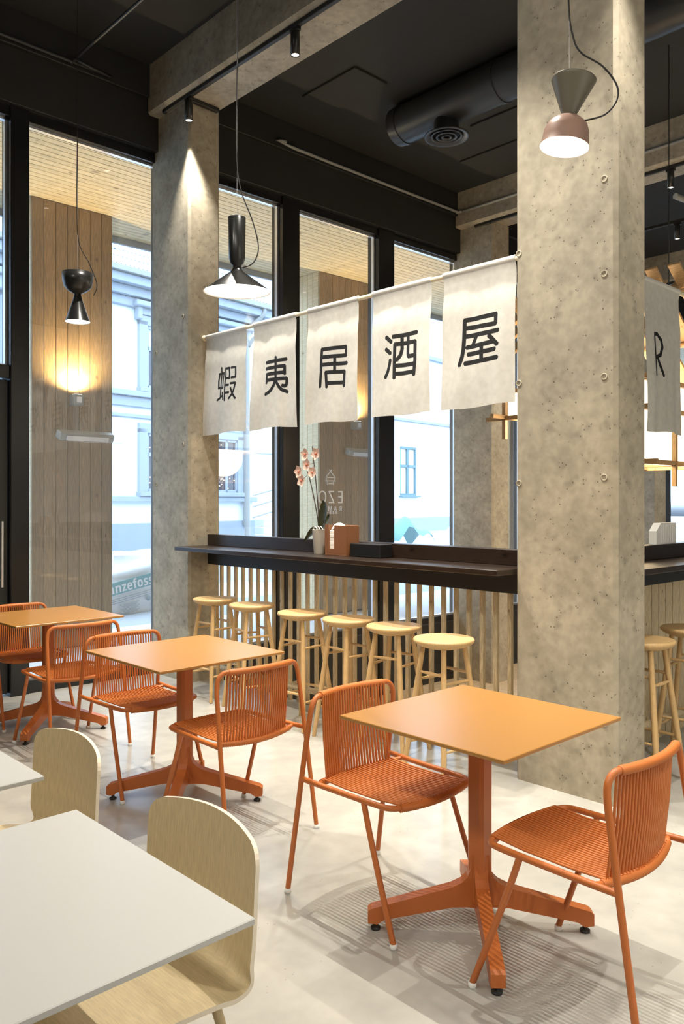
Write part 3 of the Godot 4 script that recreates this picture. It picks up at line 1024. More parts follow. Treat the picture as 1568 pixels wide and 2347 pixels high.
func build_pendants() -> void:
	# lamp 1: bowl over narrow cone (black), near the facade window
	var at := P(2.48, 5.2, 2.90)
	pendant("black pendant lamp with a bowl on top of a narrow cone", at, Basis(),
		[[0.0, -0.004], [0.022, -0.004], [0.03, 0.004], [0.062, 0.020], [0.088, 0.046], [0.098, 0.08], [0.103, 0.138], [0.1005, 0.138], [0.095, 0.08], [0.085, 0.048], [0.06, 0.023], [0.0, 0.012]],
		[[0.022, 0.0], [0.024, -0.012], [0.034, -0.05], [0.081, -0.188], [0.083, -0.191]],
		[[0.083, -0.191], [0.081, -0.188], [0.033, -0.05], [0.0, -0.03]], M.lamp_black, M.lamp_black, 0.079, -0.184,
		[P(2.58, 5.17, 2.90), P(2.60, 5.16, 2.98), P(2.55, 5.18, 3.12), P(2.49, 5.2, 3.25), P(2.475, 5.2, 3.5), P(2.48, 5.2, 4.2), P(2.48, 5.2, ZC)], true, 1.2, 50.0)
	# lamp 2: cylinder over wide cone
	at = P(2.52, 3.45, 2.715)
	pendant("black pendant lamp with a cylinder above a wide shallow cone", at, Basis(Vector3(1, 0, 1).normalized(), deg_to_rad(1.5)),
		[[0.0, 0.0], [0.022, 0.0], [0.022, 0.012], [0.036, 0.028], [0.042, 0.05], [0.046, 0.262], [0.044, 0.264], [0.041, 0.05], [0.0, 0.03]],
		[[0.022, 0.004], [0.026, -0.006], [0.034, -0.018], [0.172, -0.118], [0.175, -0.122]],
		[[0.175, -0.122], [0.171, -0.120], [0.035, -0.022], [0.0, -0.012]], M.lamp_black, M.lamp_black, 0.168, -0.1175,
		[P(2.545, 3.435, 2.72), P(2.59, 3.40, 2.75), P(2.61, 3.385, 2.83), P(2.585, 3.40, 2.96), P(2.53, 3.44, 3.15), P(2.515, 3.45, 3.4), P(2.525, 3.45, 4.0), P(2.51, 3.45, 4.6), P(2.52, 3.45, ZC)], true, 2.2, 60.0)
	# lamp 3: cone over bell, in front of the thick column, tilted
	at = P(2.77, 1.66, 2.975)
	var tilt := Basis(Vector3(0.69, 0, -0.725).normalized(), deg_to_rad(8.0))
	pendant("tilted pendant lamp with an olive cone above a bell, in front of the thick column", at, tilt,
		[[0.0, -0.006], [0.025, -0.006], [0.030, 0.01], [0.082, 0.13], [0.085, 0.137], [0.083, 0.138], [0.03, 0.02], [0.0, 0.012]],
		[[0.025, 0.0], [0.032, -0.006], [0.052, -0.014], [0.074, -0.034], [0.084, -0.06], [0.087, -0.09], [0.091, -0.118], [0.0925, -0.121]],
		[[0.0925, -0.121], [0.090, -0.118], [0.085, -0.09], [0.082, -0.06], [0.07, -0.034], [0.0, -0.015]], M.lamp_olive, M.lamp_copper, 0.089, -0.116,
		[P(2.82, 1.62, 2.96), P(2.88, 1.57, 2.985), P(2.915, 1.54, 3.04), P(2.915, 1.54, 3.10), P(2.87, 1.575, 3.17), P(2.81, 1.63, 3.22), P(2.785, 1.65, 3.28), P(2.77, 1.66, 3.40), P(2.768, 1.66, 3.7), P(2.775, 1.66, 4.90)], true, 1.2, 62.0)

# ------------------------------------------------------------------ furniture
func make_cord_chair() -> Node3D:
	var t := thing("cord_chair", "", "chair", Vector3.ZERO, 0.0, "orange cord chairs at the orange tables")
	var R := 0.0105
	var st := new_st()
	var half := [Vector3(-0.248, 0.012, -0.275), Vector3(-0.243, 0.24, -0.239), Vector3(-0.238, 0.455, -0.205), Vector3(-0.233, 0.60, -0.182), Vector3(-0.229, 0.69, -0.168), Vector3(-0.219, 0.735, -0.165), Vector3(-0.196, 0.757, -0.169), Vector3(-0.165, 0.761, -0.176), Vector3(-0.085, 0.760, -0.194), Vector3(0, 0.759, -0.200)]
	var full := half.duplicate()
	for k in range(half.size() - 2, -1, -1):
		full.append(Vector3(-half[k].x, half[k].y, half[k].z))
	add_tube(st, smooth_path(full, 4), R, 10)
	part("back_frame", st, M.orange_metal, t)
	st = new_st()
	half = [Vector3(-0.238, 0.452, -0.205), Vector3(-0.232, 0.450, -0.05), Vector3(-0.226, 0.450, 0.12), Vector3(-0.220, 0.450, 0.205), Vector3(-0.205, 0.449, 0.232), Vector3(-0.178, 0.447, 0.244), Vector3(-0.09, 0.443, 0.263), Vector3(0, 0.442, 0.269)]
	full = half.duplicate()
	for k in range(half.size() - 2, -1, -1):
		full.append(Vector3(-half[k].x, half[k].y, half[k].z))
	add_tube(st, smooth_path(full, 4), R, 10)
	part("seat_frame", st, M.orange_metal, t)
	var rear := func(x: float) -> Vector3:
		return Vector3(x, 0.447 - 0.012 * (1.0 - pow(x / 0.23, 2)), -0.125 - 0.045 * (1.0 - pow(x / 0.23, 2)))
	var front := func(x: float) -> Vector3:
		return Vector3(x, 0.4425 + 0.12 * x * x, 0.269 - 0.72 * x * x)
	var top := func(x: float) -> Vector3:
		return Vector3(x, 0.760, -0.200 + 0.86 * x * x)
	st = new_st()
	var pts := []
	for k in 15:
		pts.append(rear.call(-0.23 + 0.46 * k / 14.0))
	add_tube(st, pts, 0.009, 8)
	part("rear_bar", st, M.orange_metal, t)
	for s in [-1.0, 1.0]:
		st = new_st()
		add_tube(st, smooth_path([Vector3(0.226 * s, 0.445, 0.115), Vector3(0.232 * s, 0.30, 0.165), Vector3(0.245 * s, 0.012, 0.275)], 4), R, 10)
		part("front_leg", st, M.orange_metal, t)
	for f in [[-0.248, -0.275], [0.248, -0.275], [-0.245, 0.275], [0.245, 0.275]]:
		st = new_st()
		add_lathe(st, Vector3(f[0], 0, f[1]), [[0.0, 0.0], [0.0115, 0.0], [0.013, 0.004], [0.013, 0.018], [0.0, 0.018]], 12)
		part("foot_cap", st, M.foot_white, t)
	# wrapped cord round the three bars: a tube with a ridge for every turn
	for w in [[top, 0.172, 0.0135], [front, 0.180, 0.0135], [rear, 0.200, 0.0118]]:
		st = new_st()
		pts = []
		var rad := []
		var n := 98
		for k in n:
			pts.append(w[0].call(-w[1] + 2.0 * w[1] * k / (n - 1)))
			rad.append(w[2] + (0.0016 if k % 2 == 0 else -0.0010))
		add_tube(st, pts, rad, 10)
		part("cord_wrap", st, M.orange_cord, t)
	var n := 25
	for k in n:
		var x := -0.168 + 0.336 * k / (n - 1)
		st = new_st()
		var a: Vector3 = top.call(x)
		var b: Vector3 = rear.call(x * 1.02)
		add_tube(st, [a + Vector3(0, 0, 0.012), (a + b) * 0.5 + Vector3(0, 0, 0.006), b + Vector3(0, 0, 0.010)], 0.0047, 7)
		part("back_cord", st, M.orange_cord, t)
	n = 25
	for k in n:
		var x := -0.185 + 0.370 * k / (n - 1)
		st = new_st()
		var a: Vector3 = front.call(x * 0.96)
		var b: Vector3 = rear.call(x)
		add_tube(st, [a + Vector3(0, 0.012, 0), a.lerp(b, 0.3) + Vector3(0, 0.004, 0), a.lerp(b, 0.7) + Vector3(0, 0.004, 0), b + Vector3(0, 0.011, 0)], 0.0042, 7)
		part("seat_cord", st, M.orange_cord, t)
	return t

func make_cafe_table(mt: Material, mb: Material, side: float, label: String, at: Vector3, me: Material) -> Node3D:
	var t := thing("cafe_table", label, "table", at)
	var st := new_st()
	add_box(st, Vector3(0, 0.743, 0), Vector3(side, 0.013, side), 0.002)
	part("table_top", st, mt, t)
	st = new_st()
	add_box(st, Vector3(0, 0.733, 0), Vector3(0.30, 0.008, 0.30), 0.002)
	part("mounting_plate", st, mb, t)
	st = new_st()
	var c := 0.012
	var h := 0.034
	var poly := PackedVector2Array([Vector2(-h + c, -h), Vector2(h - c, -h), Vector2(h, -h + c), Vector2(h, h - c), Vector2(h - c, h), Vector2(-h + c, h), Vector2(-h, h - c), Vector2(-h, -h + c)])
	add_prism(st, poly, Vector3(0, 0.42, 0), Vector3(1, 0, 0), Vector3(0, 0, 1), Vector3.UP, 0.62)
	part("pole", st, mb, t)
	var prof := PackedVector2Array([Vector2(0.0, 0.30), Vector2(0.030, 0.27), Vector2(0.034, 0.225), Vector2(0.045, 0.195), Vector2(0.065, 0.175), Vector2(0.10, 0.158), Vector2(0.38, 0.080), Vector2(0.392, 0.070), Vector2(0.392, 0.030), Vector2(0.36, 0.026), Vector2(0.335, 0.042), Vector2(0.10, 0.088), Vector2(0.05, 0.090), Vector2(0.0, 0.085)])
	for k in 4:
		var d := Vector3(1, 0, 0).rotated(Vector3.UP, PI / 4 + PI / 2 * k)
		st = new_st()
		add_prism(st, prof, Vector3.ZERO, d, Vector3.UP, d.cross(Vector3.UP), 0.046)
		var arm := part("base_arm", st, mb, t)
		st = new_st()
		add_lathe(st, d * 0.365, [[0.0, 0.0], [0.017, 0.0], [0.018, 0.008], [0.008, 0.012], [0.008, 0.03]], 12)
		part("glide", st, M.rubber, arm)
	return t

func make_shell_chair() -> Node3D:
	var t := thing("plywood_chair", "", "chair", Vector3.ZERO, 0.0, "bent plywood chairs at the white tables")
	# profile of the shell in (z, y), front edge of the seat to the top of the back
	var prof := [Vector3(0, 0.425, 0.42), Vector3(0, 0.448, 0.37), Vector3(0, 0.452, 0.25), Vector3(0, 0.443, 0.12), Vector3(0, 0.432, 0.065), Vector3(0, 0.438, 0.025), Vector3(0, 0.462, -0.002), Vector3(0, 0.51, -0.014), Vector3(0, 0.59, -0.020), Vector3(0, 0.68, -0.024), Vector3(0, 0.765, -0.030)]
	var line := smooth_path(prof, 9)
	var L := line.size()
	var nt := 18
	var grid := func(i: int, k: int, side: float) -> Vector3:
		var p: Vector3 = line[i]
		var d: Vector3 = (line[mini(i + 1, L - 1)] - line[maxi(i - 1, 0)]).normalized()
		var n := Vector3(0, d.z, -d.y) * -1.0
		var s := float(i) / (L - 1)
		var hw := 0.225
		hw -= 0.012 * exp(-pow((s - 0.5) / 0.15, 2))
		var len_top := 0.0
		for j in range(i, L - 1):
			len_top += line[j].distance_to(line[j + 1])
			if len_top > 0.2:
				break
		var rc := 0.042
		if len_top < rc:
			hw -= rc - sqrt(maxf(rc * rc - pow(rc - len_top, 2), 0.0))
		var a := float(k) / nt * 2.0 - 1.0
		var back := smoothstep(0.45, 0.7, s)
		var x := a * hw
		var q := p + Vector3(x, 0, 0)
		q.z += 0.042 * back * pow(x / 0.225, 2)
		q.y -= 0.026 * smoothstep(0.6, 0.95, s) * pow(x / 0.225, 2)
		return q + n * (0.0055 * side)
	var st := new_st()
	st.set_smooth_group(1)
	for i in L - 1:
		for k in nt:
			for sd in [-1.0, 1.0]:
				var a: Vector3 = grid.call(i, k, sd)
				var b: Vector3 = grid.call(i, k + 1, sd)
				var c: Vector3 = grid.call(i + 1, k + 1, sd)
				var d: Vector3 = grid.call(i + 1, k, sd)
				if sd > 0:
					quad(st, a, b, c, d)
				else:
					quad(st, a, d, c, b)
	part("shell", st, M.plywood, t)
	st = new_st()
	for i in L - 1:
		for k in [0, nt]:
			quad(st, grid.call(i, k, -1.0), grid.call(i + 1, k, -1.0), grid.call(i + 1, k, 1.0), grid.call(i, k, 1.0))
	for k in nt:
		for i in [0, L - 1]:
			quad(st, grid.call(i, k, -1.0), grid.call(i, k + 1, -1.0), grid.call(i, k + 1, 1.0), grid.call(i, k, 1.0))
	part("plywood_rim", st, M.plywood_edge, t)
	for s in [-1.0, 1.0]:
		for f in [[0.30, 0.34], [0.08, -0.02]]:
			st = new_st()
			add_tube(st, [Vector3(0.14 * s, 0.435, f[0]), Vector3(0.20 * s, 0.0, f[1])], [0.012, 0.009], 10)
			part("leg", st, M.plywood, t)
	st = new_st()
	add_box(st, Vector3(0, 0.432, 0.19), Vector3(0.30, 0.016, 0.05), 0.003)
	part("cross_bar", st, M.plywood, t)
	return t

func build_furniture() -> void:
	make_cafe_table(M.orange_top, M.orange_metal, 0.695, "square orange cafe table beside the thick inner column", P(2.312, 1.735, 0), M.orange_top)
	make_cafe_table(M.orange_top, M.orange_metal, 0.715, "square orange cafe table in the middle of the row", P(2.245, 3.515, 0), M.orange_top)
	make_cafe_table(M.orange_top, M.orange_metal, 0.715, "square orange cafe table nearest the glass front", P(2.30, 5.25, 0), M.orange_top)
	make_cafe_table(M.white_top, M.white_edge, 0.715, "square white cafe table in front of the plywood chair row", P(0.54, 1.53, 0), M.white_edge)
	make_cafe_table(M.white_top, M.white_edge, 0.715, "second square white cafe table, nearer the glass front", P(0.585, 2.535, 0), M.white_edge)
	var c := make_cord_chair()
	c.position = P(2.248, 2.135, 0)
	c.set_meta("label", "orange cord chair between the front and middle tables, facing the front orange table")
	copy(c, "orange cord chair beside the thick inner column, its back to the aisle", P(2.268, 1.272, 0), PI)
	copy(c, "orange cord chair at the middle orange table, back towards the front table", P(2.242, 3.07, 0), PI)
	copy(c, "orange cord chair at the middle orange table, back towards the glass front", P(2.235, 3.955, 0), 0.0)
	copy(c, "orange cord chair at the rear orange table, its back to the middle table", P(2.25, 4.80, 0), PI)
	copy(c, "orange cord chair at the rear orange table, backed by the window", P(2.29, 5.62, 0), 0.0)
	var s := make_shell_chair()
	s.position = P(1.10, 1.635, 0)
	s.rotation.y = -PI / 2
	s.set_meta("label", "pale bent plywood chair at the front white table")
	copy(s, "pale bent plywood chair at the second white table", P(1.145, 2.455, 0), -PI / 2)

# ------------------------------------------------------------------ stools
func make_stool() -> Node3D:
	var t := thing("bar_stool", "", "stool", Vector3.ZERO, 0.0, "pale wooden bar stools")
	var st := new_st()
	add_lathe(st, Vector3.ZERO, [[0.0, 0.752], [0.10, 0.754], [0.150, 0.760], [0.163, 0.758], [0.168, 0.748], [0.164, 0.738], [0.140, 0.722], [0.09, 0.706], [0.05, 0.700], [0.0, 0.699]], 40)
	part("seat", st, M.stool_wood, t)
	var foot := []
	var head := []
	for k in 4:
		var d := Vector3(1, 0, 0).rotated(Vector3.UP, PI / 4 + PI / 2 * k)
		head.append(d * 0.112 + Vector3(0, 0.718, 0))
		foot.append(d * 0.222)
		st = new_st()
		add_tube(st, [foot[k], foot[k].lerp(head[k], 0.35), foot[k].lerp(head[k], 0.75), head[k]], [0.0125, 0.0165, 0.016, 0.0135], 12)
		var l := part("leg", st, M.stool_wood, t)
		st = new_st()
		add_lathe(st, foot[k], [[0.0, 0.0], [0.0125, 0.0], [0.0125, 0.004]], 10)
		part("glide", st, M.rubber, l)
	for lv in [[0.74, 0.80], [0.26, 0.33]]:
		for k in 4:
			var h: float = lv[k % 2]
			var a: Vector3 = foot[k].lerp(head[k], h)
			var b: Vector3 = foot[(k + 1) % 4].lerp(head[(k + 1) % 4], h)
			st = new_st()
			add_tube(st, [a, a.lerp(b, 0.5), b], [0.0065, 0.010, 0.0065], 8)
			part("stretcher", st, M.stool_wood, t)
	return t

func build_stools() -> void:
	var s := make_stool()
	var spots := [[3.61, 5.23, 0.05], [3.60, 4.745, -0.2], [3.585, 4.17, 0.12], [3.60, 3.735, -0.08], [3.595, 3.335, 0.2], [3.455, 2.835, -0.1], [4.80, 2.07, 0.1], [4.21, 2.07, 0.0]]
	var labels := ["pale wooden bar stool closest to the facade column", "pale wooden bar stool, second from the facade column", "pale wooden bar stool, third from the facade column", "pale wooden bar stool, fourth from the facade column", "pale wooden bar stool, fifth from the facade column", "pale wooden bar stool pulled out at the banner end by the thick column", "pale wooden bar stool at the right counter with a shaded seat", "pale wooden bar stool mostly hidden behind the thick column"]
	for k in spots.size():
		var o := s if k == 0 else copy(s, "", Vector3.ZERO, 0.0)
		o.position = P(spots[k][0], spots[k][1], 0)
		o.rotation.y = spots[k][2]
		o.set_meta("label", labels[k])

# ------------------------------------------------------------------ things on the counters
func build_counter_things() -> void:
	var z := 1.1355
	# orchid
	var at := P(3.80, 4.235, z)
	var t := thing("potted_orchid", "pink orchid with two bare stems in a tapered grey pot on the bar counter", "plant", at)
	var st := new_st()
	add_lathe(st, Vector3.ZERO, [[0.0, 0.0], [0.036, 0.0], [0.038, 0.004], [0.049, 0.168], [0.050, 0.172], [0.046, 0.172], [0.045, 0.160], [0.0, 0.158]], 28)
	part("pot", st, M.pot_grey, t)
	st = new_st()
	add_lathe(st, Vector3.ZERO, [[0.045, 0.158], [0.02, 0.170], [0.0, 0.172]], 16)
	part("soil", st, M.soil, t)
	# picture-right on the counter runs towards -v (+z); left is +v (-z)
	var S := func(x: float, y: float, d := 0.0) -> Vector3:
		return Vector3(d, y, x)
	var stems := [[S.call(0.0, 0.16), S.call(-0.01, 0.30), S.call(-0.035, 0.50), S.call(-0.06, 0.66), S.call(-0.075, 0.755)], [S.call(0.0, 0.16), S.call(-0.03, 0.30), S.call(-0.085, 0.48), S.call(-0.125, 0.58), S.call(-0.155, 0.625)]]
	for p in stems:
		st = new_st()
		var path := smooth_path(p, 6)
		var rad := []
		for k in path.size():
			rad.append(lerpf(0.0048, 0.0026, float(k) / path.size()))
		add_tube(st, path, rad, 7)
		part("stem", st, M.stem, t)
	var fl := [[-0.135, 0.70, 0.3], [-0.02, 0.70, -0.5], [-0.115, 0.625, 0.1], [-0.205, 0.58, 0.6], [-0.175, 0.515, 0.0], [-0.055, 0.57, -0.3]]
	var bud := [[-0.065, 0.695], [-0.062, 0.69], [-0.058, 0.635], [-0.14, 0.605], [-0.115, 0.56], [-0.05, 0.585]]
	for k in fl.size():
		var c: Vector3 = S.call(fl[k][0], fl[k][1], -0.012)
		var root := part("flower", flower_heart(c), M.petal_heart, t)
		st = new_st()
		add_tube(st, [S.call(bud[k][0], bud[k][1]), c], 0.0016, 5)
		part("flower_stalk", st, M.stem, root)
		for q in 5:
			st = new_st()
			var an: float = TAU * q / 5 + fl[k][2]
			var dir := Vector3(-0.25, sin(an), cos(an)).normalized()
			var sd := dir.cross(Vector3(-1, 0, 0)).normalized()
			var l := 0.047
			var wd := 0.022 if q % 2 == 0 else 0.030
			st.set_smooth_group(1)
			var prev := []
			for i in 6:
				var s := float(i) / 5
				var hw := wd * sin(PI * (0.12 + 0.86 * s)) * 0.9
				var cu := Vector3(-0.012 * s * s + 0.012 * s, 0, 0)
				var row := [c + dir * l * s + cu - sd * hw, c + dir * l * s + cu + Vector3(0.004, 0, 0), c + dir * l * s + cu + sd * hw]
				if i > 0:
					quad(st, prev[0], prev[1], row[1], row[0])
					quad(st, prev[1], prev[2], row[2], row[1])
				prev = row
			part("petal", st, M.petal, root)
	# leaves: broad upright one, drooping one to the left, small ones
	var leaves := [[[S.call(0.012, 0.165), S.call(0.035, 0.25), S.call(0.05, 0.33), S.call(0.045, 0.375)], 0.042, 0.02], [[S.call(-0.02, 0.175), S.call(-0.06, 0.165), S.call(-0.11, 0.125), S.call(-0.16, 0.075)], 0.024, 0.0], [[S.call(0.02, 0.17), S.call(0.055, 0.22), S.call(0.075, 0.235)], 0.016, 0.0], [[S.call(0.0, 0.165, 0.02), S.call(0.02, 0.24, 0.06), S.call(0.03, 0.28, 0.07)], 0.02, 0.0]]
	for lf in leaves:
		st = new_st()
		st.set_smooth_group(1)
		var path := smooth_path(lf[0], 5)
		var prev := []
		for i in path.size():
			var s := float(i) / (path.size() - 1)
			var hw: float = lf[1] * sin(PI * clampf(0.15 + 0.83 * s, 0.0, 1.0))
			var d: Vector3 = (path[mini(i + 1, path.size() - 1)] - path[maxi(i - 1, 0)]).normalized()
			var sd := d.cross(Vector3(1, 0, 0)).normalized()
			var row := [path[i] - sd * hw + Vector3(-0.006, 0, 0), path[i] + Vector3(0.003, 0, 0), path[i] + sd * hw + Vector3(-0.006, 0, 0)]
			if i > 0:
				quad(st, prev[0], prev[1], row[1], row[0])
				quad(st, prev[1], prev[2], row[2], row[1])
			prev = row
		part("leaf", st, M.leaf, t)
	for k in 3:
		st = new_st()
		var a := -0.03 + 0.03 * k
		add_tube(st, smooth_path([S.call(a, 0.16, -0.03), S.call(a + 0.02, 0.195, -0.035), S.call(a + 0.05, 0.175, -0.04)], 4), 0.003, 6)
		part("aerial_root", st, M.napkin, t)
	# napkin holder: two side boards, floor and notched fronts
	t = thing("napkin_holder", "reddish wooden napkin holder with a tall slot beside the orchid", "napkin holder", P(3.815, 4.02, z))
	st = new_st()
	# v (=-z) runs to the left; slot in the board that faces the stools
	var hx := 0.062
	var hz := 0.105
	add_box(st, Vector3(0, 0.008, 0), Vector3(0.124, 0.016, 0.21), 0.002)
	part("bottom_board", st, M.holder_wood, t)
	st = new_st()
	add_prism(st, PackedVector2Array([Vector2(-hz, 0.016), Vector2(hz, 0.016), Vector2(hz, 0.205), Vector2(-0.012, 0.205), Vector2(-0.012, 0.045), Vector2(-0.068, 0.045), Vector2(-0.068, 0.21), Vector2(-hz, 0.21)]), Vector3(-hx + 0.006, 0, 0), Vector3(0, 0, 1), Vector3(0, 1, 0), Vector3(1, 0, 0), 0.012)
	part("front_board", st, M.holder_wood, t)
	st = new_st()
	add_box(st, Vector3(hx - 0.006, 0.11, 0), Vector3(0.012, 0.19, 0.21), 0.002)
	part("rear_board", st, M.holder_wood, t)
	for s in [-1.0, 1.0]:
		st = new_st()
		add_box(st, Vector3(0, 0.11, s * (hz - 0.006)), Vector3(0.10, 0.19, 0.012), 0.002)
		part("side_board", st, M.holder_wood, t)
	var n := thing("napkin_stack", "stack of white paper napkins inside the wooden holder", "napkins", P(3.815, 4.02, z + 0.0165))
	for k in 6:
		st = new_st()
		add_box(st, Vector3(0.001 * (k % 2), 0.0135 + 0.0255 * k, 0.0), Vector3(0.096, 0.0245, 0.182), 0.002)
		part("napkin_pack", st, M.napkin, n)
	st = new_st()
	st.set_smooth_group(1)
	var pr := []
	for i in 9:
		var a := -0.06 + 0.12 * i / 8.0
		var y := 0.205 - 1.9 * (a * a) * 3.0
		var row := [Vector3(-0.03, y - 0.035, a - 0.02), Vector3(-0.005, y, a - 0.02), Vector3(0.035, y - 0.03, a - 0.02)]
		if i > 0:
			quad(st, pr[0], pr[1], row[1], row[0])
			quad(st, pr[1], pr[2], row[2], row[1])
		pr = row
	part("top_napkin", st, M.napkin, n)
	# black box next to it
	st = new_st()
	add_uvz(st, 3.77, 3.885, 3.62, 3.90, z, z + 0.088, 0.004)
	single("black_box", st, M.black_metal, "low black box beside the napkin holder on the bar counter", "box")
	# white ribbed caddy and tablet stand on the right ledge
	t = thing("ribbed_caddy", "white ribbed caddy with a cut corner on the ledge of the right counter", "caddy", P(5.17, 2.40, 1.2275))
	st = new_st()
	add_prism(st, PackedVector2Array([Vector2(-0.16, 0.0), Vector2(0.12, 0.0), Vector2(0.12, 0.135), Vector2(-0.10, 0.135), Vector2(-0.16, 0.085)]), Vector3.ZERO, Vector3(1, 0, 0), Vector3(0, 1, 0), Vector3(0, 0, 1), 0.05)
	part("body", st, M.napkin, t)
	for k in 7:
		st = new_st()
		add_box(st, Vector3(-0.09 + 0.033 * k, 0.065, 0.026), Vector3(0.018, 0.12, 0.006), 0.002)
		part("rib", st, M.napkin, t)

func flower_heart(c: Vector3) -> SurfaceTool:
	var st := new_st()
	add_lathe(st, c + Vector3(-0.006, 0, 0), [[0.0, 0.010], [0.007, 0.006], [0.009, 0.0], [0.006, -0.007], [0.0, -0.010]], 8)
	return st

# ------------------------------------------------------------------ lantern house
func build_lantern() -> void:
	var u0 := 5.63
	var u1 := 6.98
	var v0 := 2.82
	var v1 := 3.97
	var t := thing("house_lantern", "glowing paper lantern shaped like a timber house above the sunken floor", "lantern")
	var b := 0.034
	for z in [2.2, 2.42]:
		for v in [v0, v1]:
			box_part("beam", u0 - 0.18, u1 + 0.18, v - b / 2, v + b / 2, z - b / 2, z + b / 2, M.lantern_wood, t, 0.002)
		for u in [u0, u1]:
			box_part("beam", u - b / 2, u + b / 2, v0 - 0.18, v1 + 0.18, z - b / 2 - 0.008, z + b / 2 - 0.008, M.lantern_wood, t, 0.002)
	for u in [u0 + 0.0, u1]:
		box_part("beam", u - b / 2, u + b / 2, v0 - 0.16, 3.56, 1.80 - b / 2 - 0.008, 1.80 + b / 2 - 0.008, M.lantern_wood, t, 0.002)
	box_part("beam", 6.26 - b / 2, 6.26 + b / 2, v0 - 0.16, 3.56, 1.80 - b / 2 - 0.008, 1.80 + b / 2 - 0.008, M.lantern_wood, t, 0.002)
	for v in [v0, 3.4]:
		box_part("beam", u0 - 0.16, u1 + 0.16, v - b / 2, v + b / 2, 1.80 - b / 2, 1.80 + b / 2, M.lantern_wood, t, 0.002)
	for p in [[u0, v1, 2.02], [u0, v0, 1.62], [6.26, v0, 1.62], [u1, v0, 1.62], [u1, v1, 2.02]]:
		box_part("post", p[0] - b / 2, p[0] + b / 2, p[1] - b / 2, p[1] + b / 2, p[2], 2.42, M.lantern_wood, t, 0.002)
	# paper
	box_part("paper_panel_glow", u0, u1, v0 + 0.020, v0 + 0.024, 1.78, 2.42, M.lantern_paper_glow, t)
	box_part("paper_panel_glow", u0 + 0.02, u0 + 0.024, v0 + 0.03, v1 - 0.02, 2.2, 2.42, M.lantern_paper_glow, t)
	box_part("paper_panel_glow", u0 + 0.02, u0 + 0.024, v0 + 0.03, 3.4, 1.78, 2.2, M.lantern_paper_glow, t)
	box_part("paper_panel_glow", u0 + 0.03, u1, v1 - 0.024, v1 - 0.02, 2.2, 2.42, M.lantern_paper_glow, t)
	box_part("paper_panel_glow", u1 - 0.024, u1 - 0.02, v0 + 0.03, v1 - 0.03, 2.2, 2.42, M.lantern_paper_glow, t)
	# roof boards running down both slopes from the ridge along v
	var um := 5.98
	for k in 9:
		var v := v0 - 0.16 + 0.175 * k
		for s in [-1.0, 1.0]:
			var a := P(um - s * 0.16, v, 3.22)
			var e := P(um + (1.05 if s > 0 else -0.62), v, 2.36 if s > 0 else 2.67)
			var d := (e - a).normalized()
			var st := new_st()
			add_box(st, (a + e) / 2 + Vector3(0, 0.012 * s, 0.03 * s), Vector3((e - a).length(), 0.022, 0.09), 0.002, Basis(d, Vector3(0, 0, 1).cross(d), Vector3(0, 0, 1)))
			part("roof_board", st, M.lantern_wood, t)
	for z in [3.06, 2.75]:
		for s in [-1.0, 1.0]:
			if z > 3.0 and s < 0:
				continue
			var st := new_st()
			var uu: float = um + (0.0 if z > 3.0 else s * 0.46)
			add_tube(st, [P(uu, v0 - 0.34, z), P(uu, v1 + 0.3, z)], 0.022, 10)
			part("purlin", st, M.lantern_wood, t)
	for u in [6.02, 6.55]:
		var rs := new_st()
		add_tube(rs, [P(u, 3.0, 3.10 if u < 6.1 else 2.72), P(u, 3.0, ZC)], 0.004, 6)
		part("hanging_rod", rs, M.black_metal, t)
	for w in [[6.0, 3.4], [6.6, 3.4]]:
		omni(P(w[0], w[1], 2.1), 1.0, 0.25, Color(1.0, 0.88, 0.70))

